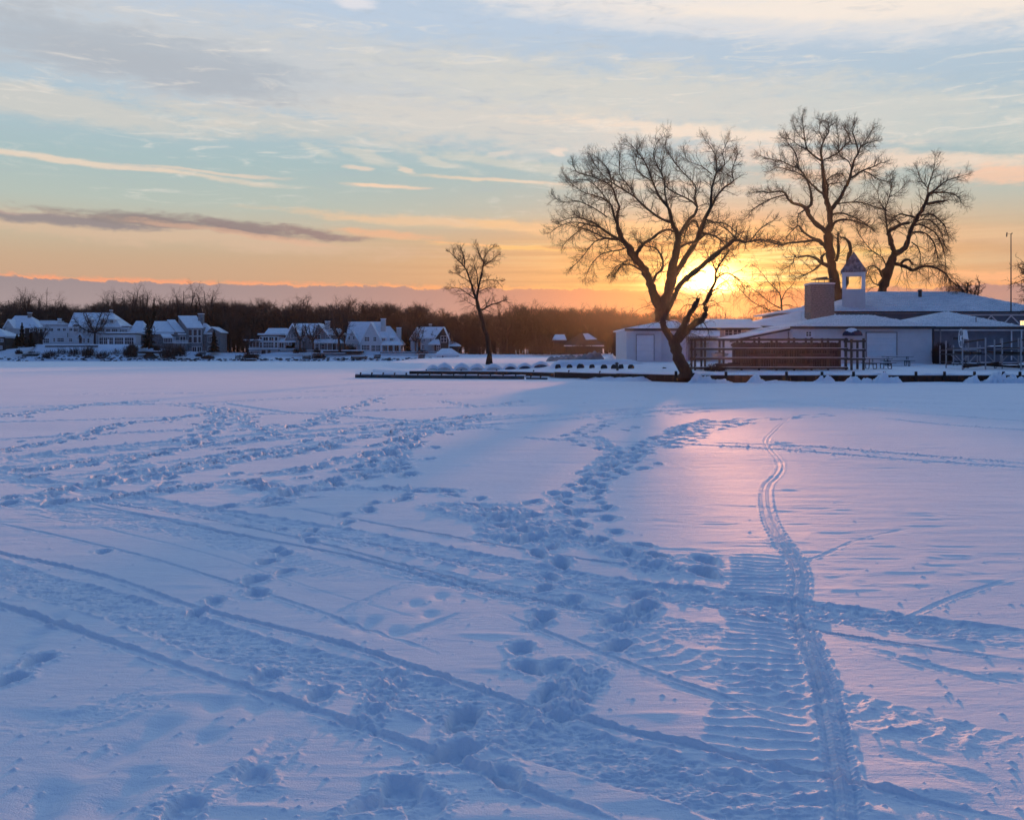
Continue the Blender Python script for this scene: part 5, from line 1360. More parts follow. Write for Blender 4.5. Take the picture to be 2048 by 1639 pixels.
for k, (px, lb) in enumerate(zip((1352, 1388, 1452, 1573, 1644, 1707, 1769, 1832, 1889, 1949, 2007, 2040), ('left of the willow foot', 'hugging the right of the willow foot', 'below the left end of the long kayak rack', 'below the middle of the long kayak rack', 'below the right half of the long kayak rack', 'below the open end rack', 'below the picnic tables', 'below the white wall right of the picnic tables', 'below the dense dark bush', 'just right of the dense dark bush', 'below the near boat lift', 'cut close to the right edge'))):
    Y = 62.6
    for _ in range(3): Y = float(bank_front((px - CX) / F * Y)) - .28
    x = (px - CX) / F * Y
    r_ = world_thing('mooring_post', (x, Y, -.1), 'short dark post on the sea wall ' + lb, 'post', 'mooring posts along the sea wall')
    part(MB().bar((x, Y, -.3), (x, Y, .70 if k not in (1,) else .6), .10, 8, .09), 'pile', M_darkwood, r_)
    m = MB(); dome(m, (x, Y, .70 if k != 1 else .6), .095, .095, .05, 8, 3); part(m, 'snow_cap', M_roofsnow, r_)
for px, Y, zt, lb, tl in ((1235, 71.5, 1.22, 'tall weathered post leaning slightly at the left end of the sea wall', -.06), (1328, 72, .86, 'short weathered post on the snow left of the willow', .02)):
    b_ = P(px, 711, Y); r_ = world_thing('mooring_post', (b_[0], Y, .2), lb, 'post', None)
    m = MB(); m.bar((b_[0] - tl, Y, .1), (b_[0] + tl, Y, zt), .085 if px < 1300 else .12, 8); m.box(b_[0] - .14 + tl, b_[0] + .16 + tl, Y - .05, Y + .05, zt - .12, zt - .05); part(m, 'pile', M_wood, r_)

def drift(px, w_px, rows, Y, name='snow_drift', seed=1, dy=.8, lump=.12, lab=None):
    x = (px - CX) / F * Y; W = w_px / F * Y / 2; h_ = rows / F * Y
    n = 26; V = []; rg_ = np.random.default_rng(seed); gx_ = np.linspace(-1, 1, n); gy_ = np.linspace(-1, 1, 14)
    X_, Y_ = np.meshgrid(gx_, gy_); q = np.sqrt(X_ ** 2 + Y_ ** 2)
    nz = fbm(X_ * 2.2 + seed, Y_ * 2.2, 3, seed)
    Z_ = h_ * np.clip(1 - q ** 2.2, 0, 1) ** 1.3 * (1 + nz * 1.5) + h_ * lump * fbm(X_ * 7, Y_ * 7 + seed, 3, seed + 9) * (q < .9) - .06 * (q > .98)
    ii = (np.arange(13)[:, None] * n + np.arange(n - 1)[None, :]).ravel()
    V = np.stack([(x + X_ * W * 1.15 + .35 * W * nz).ravel(), (Y + Y_ * dy).ravel(), Z_.ravel() - .01], 1)
    o = mesh_obj(name, V, np.stack([ii, ii + 1, ii + n + 1, ii + n], 1), M_ground, None, (x, Y, 0), smooth=True)
    return tag(o, lab, kind='structure')
for k, (px, w_, h_) in enumerate([(1275, 150, 9), (1215, 90, 7), (1412, 60, 14), (1395, 26, 17), (1440, 40, 7), (1512, 30, 16), (1646, 34, 15), (1705, 30, 12), (1728, 26, 10), (1765, 40, 17), (1785, 30, 11), (1943, 26, 14), (1985, 36, 17), (2005, 30, 13), (2030, 34, 17), (2052, 40, 16), (1600, 200, 4), (1840, 200, 3), (1560, 90, 5)]):
    Y = 62
    for _ in range(3): Y = float(bank_front((px - CX) / F * Y)) - .75
    drift(px, w_ * 1.15, h_ * .8, Y, seed=30 + k, lump=.5 if k in (2, 3, 12, 13, 14, 15) else .12, lab='snow drift banked against the sea wall')

# ------------------------------------------------------------------ timber docks
def dock(name, label, p0, p1, z0, z1, depth, m_, nposts, cap=True, post_h=.14):
    r_ = world_thing(name, (p0[0], p0[1], 0), label, 'dock')
    a = Vector((p0[0], p0[1], 0)); b = Vector((p1[0], p1[1], 0)); d = (b - a).normalized(); n = Vector((-d.y, d.x, 0))
    if n.y < 0: n = -n
    m = MB(); q = lambda c, z: [(c.x, c.y, z), ]
    A0 = [a, b, b + n * depth, a + n * depth]
    m.hexa([(p.x, p.y, z0) for p in A0], [(p.x, p.y, z1) for p in A0]); part(m, 'deck_beam', m_, r_)
    if cap:
        m = MB(); ns = 40; rg_ = random.Random(len(label))
        hs = [.05 + .05 * rg_.random() for _ in range(ns + 1)]
        for k in range(ns):
            s0 = a + (b - a) * (k / ns); s1 = a + (b - a) * ((k + 1) / ns); e = n * .05; f = n * (depth + .3)
            m.hexa([(v.x, v.y, z1 + .002) for v in (s0 + e, s1 + e, s1 + f, s0 + f)], [(s0.x + e.x, s0.y + e.y, z1 + hs[k]), (s1.x + e.x, s1.y + e.y, z1 + hs[k + 1]), (s1.x + f.x, s1.y + f.y, z1 + hs[k + 1]), (s0.x + f.x, s0.y + f.y, z1 + hs[k])])
        part(m, 'snow_cap', M_roofsnow, r_)
    for k in range(nposts):
        c = a + (b - a) * ((k + .45) / nposts) + n * .10
        m = MB(); m.bar((c.x, c.y, z1), (c.x, c.y, z1 + post_h), .07, 6); m.bar((c.x, c.y, z1 + post_h), (c.x, c.y, z1 + post_h + .04), .085, 6, .03); part(m, 'cleat', M_darkwood, r_)
    return r_
dock('dock', 'long grey timber dock lying on the ice, nearest the viewer', ((710 - CX) / F * 76.5, 76.5), ((1045 - CX) / F * 71.2, 71.2), -.05, .24, .35, M_greywood, 14)
dock('dock', 'short grey dock section continuing to the right of the long grey one', ((1052 - CX) / F * 71.5, 71.5), ((1091 - CX) / F * 70.8, 70.8), -.05, .12, .35, M_greywood, 2)
def bulkhead(label, xa, xb, z0, z1, nposts):
    xs_ = np.linspace(xa, xb, 14); pts = [(float(x), float(bank_front(x)) - .45) for x in xs_]
    r_ = world_thing('dock', (pts[0][0], pts[0][1], 0), label, 'dock'); m = MB(); c_ = MB(); rg_ = random.Random(int(xa * 10))
    hs = [.04 + .06 * rg_.random() for _ in pts]
    for k in range(13):
        (x0, y0), (x1, y1) = pts[k], pts[k + 1]
        m.hexa([(x0, y0, z0), (x1, y1, z0), (x1, y1 + .3, z0), (x0, y0 + .3, z0)], [(x0, y0, z1), (x1, y1, z1), (x1, y1 + .3, z1), (x0, y0 + .3, z1)])
        c_.hexa([(x0, y0 + .03, z1 + .002), (x1, y1 + .03, z1 + .002), (x1, y1 + .9, z1 + .002), (x0, y0 + .9, z1 + .002)], [(x0, y0 + .03, z1 + hs[k]), (x1, y1 + .03, z1 + hs[k + 1]), (x1, y1 + .9, z1 + hs[k + 1]), (x0, y0 + .9, z1 + hs[k])])
    part(m, 'deck_beam', M_darkwood, r_); part(c_, 'snow_cap', M_roofsnow, r_)
    for k in range(nposts):
        x = xa + (xb - xa) * (k + .5) / nposts; y = float(bank_front(x)) - .35
        part(MB().bar((x, y, z1), (x, y, z1 + .17), .06, 6), 'cleat', M_darkwood, r_)
bulkhead('dark brown timber dock edge in front of the snow covered boats', -8.7, 3.2, .10, .38, 4)
bulkhead('dark brown timber bulkhead below the row of old tyres', 3.25, 7.2, .05, .44, 2)
drift(1190, 110, 5, 73.0, seed=62, lab='low snow drift in front of the docks'); drift(1120, 60, 3, 77.0, seed=63, lab='low snow drift in front of the docks')
m = MB()
o = dock('dock', 'thin snowy plank walkway lying on the snow left of the willow', ((1240 - CX) / F * 74, 74), ((1345 - CX) / F * 72, 72), .50, .58, .5, M_darkwood, 0)

# ------------------------------------------------------------------ snow covered boats
BT = [(866, 731.5, 15, 'flattest snow covered rowboat at the left end of the row'), (889, 723, 19, 'second snow covered rowboat from the left, with a sharp ridge'), (924, 723, 18, 'third snow covered rowboat from the left'), (954, 724, 17, 'fourth snow covered rowboat from the left'),
      (987, 724.5, 20, 'widest snow covered rowboat near the middle of the row'), (1021, 727.5, 16, 'snow covered rowboat with dark hull showing, third from the right end'), (1050, 727.5, 17, 'snow covered rowboat with dark hull showing, second from the right end'), (1082, 729, 20, 'rounded snow covered rowboat at the right end of the row')]
for k, (px, rt, hw, lb) in enumerate(BT):
    Y = 87.0; x, _, z0 = P(px, 741.0, Y); z0 = float(bank_z(x, Y - .8)) - .02; W = hw / F * Y; h_ = max(P(0, rt, Y)[2] - z0, .62)
    r_ = world_thing('rowboat', (x, Y, z0), lb, 'boat', 'snow covered rowboats beside the dock')
    m = MB(); dome(m, (x, Y + .5, z0 - .05), W * .88, 1.9, h_ * .52, 18, 6); part(m, 'hull', M_hull if k < 5 else M_awning, r_)
    n = 24; u = np.linspace(-1, 1, n); v = np.array([0, .03, .08, .16, .28, .42, .58, .74, .88, 1.0]); U, V_ = np.meshgrid(u, v)
    q = np.clip(1 - np.abs(U) ** 2.3, 0, 1) ** .62; pk = .16 * np.exp(-(U / .35) ** 2)
    face = np.interp(V_, [0, .03, .08, .16, 1], [.0, .52, .80, .96, .62])
    Zc = z0 - .06 + (h_ * .84 * q + h_ * pk + .02) * face + .035 * fbm(U * 3 + k, V_ * 5, 3, k)
    Xc = x + U * W * (1 + .05 * V_); Yc_ = Y - .75 + V_ * 3.2 + .35 * np.abs(U) ** 2
    nv_ = len(v); ii = (np.arange(nv_ - 1)[:, None] * n + np.arange(n - 1)[None, :]).ravel()
    mesh_obj('snow_cap', np.stack([Xc.ravel(), Yc_.ravel(), Zc.ravel()], 1), np.stack([ii, ii + 1, ii + n + 1, ii + n], 1), M_roofsnow, r_, r_['_o'], smooth=True)
    fm = MB(); fm.add(*(lambda hw, hh: ([(x + hw * math.cos(a), Y - .80 + .30 * abs(math.cos(a)) ** 2, z0 + .02 + hh * math.sin(a)) for a in np.linspace(0, math.pi, 13)] + [(x + hw * math.cos(a), Y - .4 + .30 * abs(math.cos(a)) ** 2, z0 + .02 + hh * math.sin(a)) for a in np.linspace(0, math.pi, 13)], [tuple(range(13))] + [(i + 1, i, i + 13, i + 14) for i in range(12)]))(W * .62, h_ * (.20 if k < 5 else .36)))
    part(fm, 'transom', M_hull if k < 5 else M_awning, r_)
# long overturned pontoon under snow
x0 = P(1098, 0, 84)[0]; x1 = P(1310, 0, 80)[0]
r_ = world_thing('pontoon', ((x0 + x1) / 2, 83, .7), 'long overturned pontoon buried in snow behind the old tyres', 'boat')
n = 40; u = np.linspace(0, 1, n); v = np.linspace(-1, 1, 12); U, V_ = np.meshgrid(u, v)
end = np.clip(U / .10, 0, 1) ** .6 * np.clip((1 - U) / .22, 0, 1) ** .55
Zc = .62 + .08 * U + (.72 * end) * np.clip(1 - np.abs(V_) ** 2.6, 0, 1) ** .6 + .03 * fbm(U * 9, V_ * 2, 3, 3)
Zc[0, :] = .35; Zc[-1, :] = .35
ii = (np.arange(11)[:, None] * n + np.arange(n - 1)[None, :]).ravel()
mesh_obj('snow_cap', np.stack([(x0 + U * (x1 - x0)).ravel(), (84.5 - 3.0 * U + V_ * 1.1).ravel(), Zc.ravel()], 1), np.stack([ii, ii + 1, ii + n + 1, ii + n], 1), M_roofsnow, r_, r_['_o'], smooth=True)
m = MB(); m.box(x0 + 1.0, x1 - 1.2, 82.2, 84.2, .40, .62); part(m, 'hull', M_hull, r_)

# ------------------------------------------------------------------ old tyres in front of the pontoon
def torus(mb, R_, r, n=18, k=8):
    V = [((R_ + r * math.cos(b)) * math.cos(a), r * math.sin(b) * 1.2, (R_ + r * math.cos(b)) * math.sin(a)) for a in [2 * math.pi * i / n for i in range(n)] for b in [2 * math.pi * j / k for j in range(k)]]
    return mb.add(V, [(i * k + j, i * k + (j + 1) % k, ((i + 1) % n) * k + (j + 1) % k, ((i + 1) % n) * k + j) for i in range(n) for j in range(k)])
tp = [(1116, 81.8, 35), (1139, 80.4, 20), (1161, 78.6, -25), (1184, 77.2, 30), (1208, 75.6, 10), (1229, 74.4, -30), (1242, 74, 40), (1262, 73.4, 25)]
proto = None
TL = ['just right of the rightmost rowboat', 'second from the left', 'third from the left', 'fourth from the left', 'fifth from the left', 'left of the tall post', 'right of the tall post', 'last on the right']
for k, (px, Y, rz) in enumerate(tp):
    x = (px - CX) / F * Y; z = float(bank_z(x, Y)) if k < 99 else .5
    if proto is None:
        proto = thing('tire', (0, 0, 0), 'x', 'tyre', 'half buried tyres along the bulkhead')
        t_ = MB(); torus(t_, .20, .095); t_.build('tread', M_tire, proto, (0, 0, 0), True)
        t_ = MB(); t_.bar((0, -.05, 0), (0, .05, 0), .13, 12); t_.build('rim', M_darkmetal, proto, (0, 0, 0))
        t_ = MB(); dome(t_, (0, 0, .26), .14, .12, .08, 10, 3); t_.build('snow_cap', M_roofsnow, proto, (0, 0, 0))
        o = proto
    else: o = copy_thing(proto)
    o.location = (x, Y, z + .06); o.rotation_euler = (0, R(9 * (k % 3 - 1)), R(rz * 1.5)); o.scale = [random.Random(k).uniform(.85, 1.15)] * 3
    o['label'] = 'half buried old tyre ' + TL[k] + ' in the row by the bulkhead'

# ------------------------------------------------------------------ tarpaulin heaps
def tarp(px, w_, rt, rb, Y, label, seed, m_, dep=2.6, shape=None):
    x = (px - CX) / F * Y; W = w_ / F * Y / 2; z0 = P(0, rb, Y)[2]; h_ = P(0, rt, Y)[2] - z0
    r_ = world_thing('covered_boat', (x, Y, z0), label, 'boat')
    n = 34; u = np.linspace(-1, 1, n); v = np.linspace(-1, 1, 16); U, V_ = np.meshgrid(u, v)
    prof = np.interp(U, *shape)
    Z_ = z0 - .1 + (h_ + .1) * prof * np.clip(1 - np.abs(V_) ** 1.4, 0, 1) ** .8 * (1 + .10 * np.sin(U * 23 + V_ * 3 + seed)) + .05 * fbm(U * 5 + seed, V_ * 3, 3, seed)
    ii = (np.arange(15)[:, None] * n + np.arange(n - 1)[None, :]).ravel()
    mesh_obj('tarpaulin', np.stack([(x + U * W).ravel(), (Y + dep / 2 + V_ * dep / 2).ravel(), Z_.ravel()], 1), np.stack([ii, ii + 1, ii + n + 1, ii + n], 1), m_, r_, r_['_o'])
    m = MB()
    m.add([(x - W * .7, Y + dep * .3, z0 + h_ * .12), (x + W * .75, Y + dep * .3, z0 + h_ * .12), (x + W * .95, Y + dep * .5, z0 + h_ * .3), (x + W * .75, Y + dep * .7, z0 + h_ * .12), (x - W * .7, Y + dep * .7, z0 + h_ * .12), (x - W * .5, Y + dep * .4, z0 - .2), (x + W * .6, Y + dep * .4, z0 - .2), (x + W * .6, Y + dep * .6, z0 - .2), (x - W * .5, Y + dep * .6, z0 - .2)],
          [(0, 1, 2, 3, 4), (0, 5, 6, 1), (1, 6, 2), (2, 6, 7, 3), (3, 7, 8, 4), (4, 8, 5, 0), (5, 8, 7, 6)])
    part(m, 'hull', M_hull, r_)
tarp(1126, 70, 709, 722.5, 101, 'boat under a low sagging grey tarpaulin, left of the higher one', 3, M_tarp, shape=([-1, -.75, -.4, 0, .6, 1], [0, .75, .7, .85, 1, .3]))
tarp(1176, 78, 702.5, 722.5, 100, 'boat under a high peaked grey tarpaulin left of the white garage', 5, M_tarp, shape=([-1, -.6, 0, .35, .62, .85, 1], [.1, .5, .8, 1, .95, .5, 0]))
tarp(1226, 46, 707, 723, 97, 'small dark boat under snow right beside the white garage', 7, M_roofsnow, shape=([-1, -.5, .1, .35, 1], [.1, .55, 1, .6, .1]))

# ------------------------------------------------------------------ kayak racks
def rack(label, posts, Y, D, rows_, top, zb, slats=None):
    X = lambda px: (px - CX) / F * Y
    r_ = world_thing('kayak_rack', (X(posts[0]), Y, zb), label, 'rack')
    zt = P(0, top, Y)[2]; rg_ = random.Random(int(posts[0]))
    for px in posts:
        for yy in (Y, Y + D):
            h_ = zt + rg_.uniform(-.05, .12)
            part(MB().box(X(px) - .065, X(px) + .065, yy - .065, yy + .065, zb - .3, h_), 'post', M_wood, r_)
    for rw in rows_:
        z = P(0, rw, Y)[2]; s_ = MB()
        for yy in (Y - .10, Y + D + .10): s_.box(X(posts[0]) - .1, X(posts[-1]) + .1, yy - .03, yy + .03, z - .07, z + .07)
        for px in posts: s_.box(X(px) + .068, X(px) + .13, Y - .066, Y + D + .066, z - .06, z + .05)
        sh = part(s_, 'shelf', M_wood, r_)
        if rw != rows_[0]:
            c_ = MB(); c_.box(X(posts[0]), X(posts[-1]), Y - .12, Y - .08, z + .071, z + .10); c_.build('snow_cap', M_roofsnow, sh, r_['_o'])
    if slats:
        m = MB(); x = X(slats[0])
        while x < X(slats[1]):
            m.box(x, x + .104, Y + D + .14, Y + D + .165, zb - .1, P(0, 684, Y)[2] + rg_.uniform(-.03, .03)); x += .115
        part(m, 'back_fence', M_darkwood, r_)
    return r_
KY = 68.0; kz = .70
posts = [1390, 1410, 1447, 1483, 1518, 1553, 1588, 1623, 1656, 1692]
rack('long timber kayak rack of three shelves in front of the white boathouse', posts, KY, 1.3, (679, 698, 717, 736), 677, kz, (1474, 1690))
rack('short open end rack with bare rails beside the picnic tables', [1703, 1727], KY - .3, 1.2, (682, 700, 718), 679, .70)
m_k = mat('faded kayak shell', (.10, .06, .05), .5, .4, var=.4, var_scale=.9)
m_k2 = mat('pale kayak shell', (.45, .44, .44), .4, .4, var=.2, var_scale=.9)
def kayak(px, row, L, label, m_, rz, Y=KY + .55, hh=.17):
    x, _, z = P(px, row, KY)
    r_ = thing('kayak', (x, Y, z), label, 'kayak', 'kayaks stored on the long rack', rz=R(rz))
    n = 17; V = []; Fs = []
    for i in range(n):
        t = -1 + 2 * i / (n - 1); w_ = max(.02, .30 * (1 - abs(t) ** 2.2)); up = .10 * t * t
        for j in range(10):
            a = 2 * math.pi * j / 10; V.append((t * L / 2, w_ * math.cos(a), up + hh * math.sin(a) * (.35 + .65 * (1 - abs(t) ** 2))))
    for i in range(n - 1):
        for j in range(10): Fs.append((i * 10 + j, i * 10 + (j + 1) % 10, (i + 1) * 10 + (j + 1) % 10, (i + 1) * 10 + j))
    mb = MB(); mb.add(V, Fs + [tuple(range(10)), tuple(range((n - 1) * 10, n * 10))[::-1]]); h_ = mb.build('hull', m_, r_, (0, 0, 0), True)
    mb = MB(); mb.add([(.42 * math.cos(a), .17 * math.sin(a), hh * .93) for a in np.linspace(0, 6.283, 14, endpoint=False)] + [(.34 * math.cos(a), .12 * math.sin(a), hh * 1.22) for a in np.linspace(0, 6.283, 14, endpoint=False)], [(i, (i + 1) % 14, (i + 1) % 14 + 14, i + 14) for i in range(14)] + [tuple(range(14, 28))]); mb.build('cockpit', M_darkmetal, r_, (0, 0, 0))
    return r_
for k, (px, row, L, lb, m_, rz) in enumerate([
    (1443, 710.5, 1.3, 'short pale kayak poking out of the left bay of the rack', m_k2, 14), (1500, 692.5, 2.4, 'dark kayak on the top shelf, left of the middle', m_k, 2),
    (1600, 692.5, 2.6, 'dark kayak on the top shelf below the boathouse window', m_k, -2), (1535, 711.5, 2.6, 'dark kayak on the middle shelf near the rack centre', m_k, 1),
    (1640, 711.5, 2.4, 'dark kayak on the middle shelf at the right end', m_k, -1), (1470, 731, 2.6, 'dark kayak on the bottom shelf at the left', m_k, 2), (1590, 731, 2.6, 'dark kayak on the bottom shelf right of the middle', m_k, 0)]):
    kayak(px, row, L, lb, m_, rz)
# dinghy leaning at the left end of the rack
shr = shrub(1430, 738, 50, 18, KY - .5, 'tangle of dry stems at the left foot of the long kayak rack', 790, M_shrub, 500, None, .012)
m = MB(); a = P(1377, 733, 66); b = P(1387, 718, 66.2); root = world_thing('oar', a, 'thin oar propped between the willow trunk and the kayak rack', 'oar')
part(MB().bar(a, b, .035, 6), 'shaft', M_wood, root); part(MB().prism([(b[0] - .02, b[1], b[2]), (b[0] + .08, b[1], b[2] + .02), (b[0] + .26, b[1], b[2] + .34), (b[0] + .14, b[1], b[2] + .38)], (0, .03, 0)), 'blade', M_wood, root)

# ------------------------------------------------------------------ picnic tables
def picnic(loc, L, rz, label):
    r_ = thing('picnic_table', loc, label, 'picnic table', 'picnic tables beside the boathouse', rz=R(rz))
    for dy, z, w_, nm in ((0, .75, .75, 'tabletop'), (-.68, .45, .26, 'bench'), (.68, .45, .26, 'bench')):
        m = MB(); nb = 4 if w_ > .5 else 2; bw = w_ / nb
        for k in range(nb): y0 = dy - w_ / 2 + k * bw; m.box(-L / 2, L / 2, y0 + .008, y0 + bw - .008, z - .04, z)
        o_ = m.build(nm, M_darkwood, r_, (0, 0, 0))
        m = MB(); m.box(-L / 2 + .03, L / 2 - .03, dy - w_ / 2 + .02, dy + w_ / 2 - .02, z + .003, z + .05); m.build('snow_cap', M_roofsnow, o_, (0, 0, 0))
    for sx in (-1, 1):
        x = sx * L * .33
        m = MB(); m.pipe([(x, -.68, .40), (x, -.68, .06), (x, -.60, .03), (x, -.30, .03), (x, -.26, .10), (x, -.20, .70)], .03)
        m.pipe([(x, .68, .40), (x, .68, .06), (x, .60, .03), (x, .30, .03), (x, .26, .10), (x, .20, .70)], .03); m.bar((x, -.68, .36), (x, .68, .36), .028)
        m.build('leg', M_darkmetal, r_, (0, 0, 0))
for px, row, Y, L, rz, lb in ((1757, 736, 70, 1.75, 12, 'nearer picnic table with tubular legs beside the open rack'), (1795, 729.5, 75.5, 2.15, -6, 'farther picnic table against the white wall, right of the nearer one')):
    x, _, z = P(px, row, Y); picnic((x, Y, float(bank_z(x, Y)) - .02), L, rz, lb)

# ------------------------------------------------------------------ boat lifts at the right
def boat_lift(label, x0, x1, Y, D, rows_, top_rows, wheel=None):
    X = lambda px: (px - CX) / F * Y
    r_ = world_thing('boat_lift', (X(x0), Y, .6), label, 'boat lift', 'boat lifts parked on the bank')
    zg = .62
    for i, px in enumerate((x0, x1)):
        for j, yy in enumerate((Y, Y + D)):
            zt = P(0, top_rows[i], Y)[2]
            part(MB().bar((X(px), yy, zg - .3), (X(px), yy, zt), .055, 8), 'post', M_metal, r_)
            part(MB().box(X(px) - .18, X(px) + .18, yy - .18, yy + .18, zg - .05, zg + .03), 'foot_pad', M_darkmetal, r_)
    for rw in rows_:
        z = P(0, rw, Y)[2]
        for yy in (Y, Y + D): part(MB().beam((X(x0), yy, z), (X(x1), yy, z + .05), .05, .09), 'rail', M_darkmetal if rw != rows_[0] else M_metal, r_)
        for px in (x0, x1): part(MB().beam((X(px), Y, z + .02), (X(px), Y + D, z + .02), .05, .09), 'rail', M_darkmetal, r_)
    for px in (x0 + (x1 - x0) * .3, x0 + (x1 - x0) * .7):
        part(MB().beam((X(px), Y - .3, P(0, rows_[1], Y)[2] + .12), (X(px) + .4, Y + D + .3, P(0, rows_[1], Y)[2] + .18), .14, .12), 'bunk', M_darkwood, r_)
    part(MB().beam((X(x0), Y, zg + .1), (X(x0) + (X(x1) - X(x0)) * .6, Y, P(0, rows_[1], Y)[2]), .04, .06), 'brace', M_metal, r_)
    part(MB().beam((X(x1), Y + D, zg + .1), (X(x1) - (X(x1) - X(x0)) * .6, Y + D, P(0, rows_[1], Y)[2]), .04, .06), 'brace', M_metal, r_)
    if wheel:
        cx, _, cz = P(wheel[0], wheel[1], Y); rad = wheel[2] / F * Y; a0 = R(52)
        pt = lambda r, a: (cx + r * math.cos(a) * math.cos(a0), Y - .25 + r * math.cos(a) * math.sin(a0) - .0, cz + r * math.sin(a))
        m = MB(); ring = [pt(rad, 2 * math.pi * i / 28) for i in range(29)]; m.pipe(ring, .022, 5); wh = part(m, 'wheel', M_trim, r_)
        for k in range(6): MB().bar(pt(rad * .25, k * math.pi / 3 + .5), pt(rad, k * math.pi / 3 + .5), .016, 5).build('spoke', M_trim, wh, r_['_o'])
        n_ = Vector((-math.sin(a0), math.cos(a0), 0)); c_ = Vector((cx, Y - .25, cz))
        MB().bar(c_ - n_ * .05, c_ + n_ * .05, rad * .27, 14).build('hub', M_trim, wh, r_['_o'])
        MB().bar(c_ - n_ * .07, c_ + n_ * .5, rad * .15, 10).build('axle', M_darkmetal, wh, r_['_o'])
        bx = P(wheel[0] + 12, wheel[1] - 8, Y); part(MB().hexa([(bx[0] - .10, Y - .1, bx[2] - .30), (bx[0] + .16, Y - .1, bx[2] - .34), (bx[0] + .16, Y + .2, bx[2] - .34), (bx[0] - .10, Y + .2, bx[2] - .30)], [(bx[0] - .08, Y - .1, bx[2] + .34), (bx[0] + .06, Y - .1, bx[2] + .30), (bx[0] + .06, Y + .2, bx[2] + .30), (bx[0] - .08, Y + .2, bx[2] + .34)]), 'winch_cover', M_trim, r_)
boat_lift('boat lift with a tall spoked white hand wheel', 1925, 1971, 69, 2.6, (697, 709, 729), (680, 675), (1919, 676.5, 18.5))
boat_lift('boat lift without a wheel, partly behind the one with the spoked wheel', 1989, 2037, 71, 2.6, (698, 708, 728), (679, 676))
boat_lift('boat lift cut off by the right edge', 2042, 2092, 68, 2.6, (696, 710, 733), (675, 672))
boat_lift('low boat lift frame against the slate blue wall', 1907, 1960, 76, 2.4, (700, 708, 724), (690, 690))
# odd beams resting over the lifts
for (a, b, w_, lb) in [((1930, 684, 69.5), (1968, 679, 70.5), .09, 'pale plank sloping up from the spoked wheel'), ((1990, 690, 72), (2048, 679, 73), .08, 'long pale plank above the middle boat lift'),
                       ((1928, 733, 68.5), (1996, 726, 71), .14, 'dark log lying low across the feet of the wheeled boat lift'), ((1960, 729, 70), (2060, 735, 68.2), .12, 'dark log lying low towards the right edge')]:
    o = MB().beam(P(*a), P(*b), w_, w_ * 1.2).build('plank', M_wood if 'pale' in lb else M_darkwood, None, P(*a)); tag(o, lb, 'plank')
m = MB(); c_ = P(2004, 692, 72); dome(m, c_, 1.0, 1.2, .10, 16, 3)
cb = world_thing('rowboat', c_, 'dark upturned rowboat with a strip of snow on the middle boat lift', 'boat'); 
m = MB(); dome(m, (c_[0], c_[1] + .8, c_[2] - .3), 1.15, .65, .32, 18, 5); part(m, 'hull', M_awning, cb)
m = MB(); dome(m, (c_[0] - .1, c_[1] + .8, c_[2] - .06), .55, .35, .12, 14, 3, lump=.1); part(m, 'snow_cap', M_roofsnow, cb)

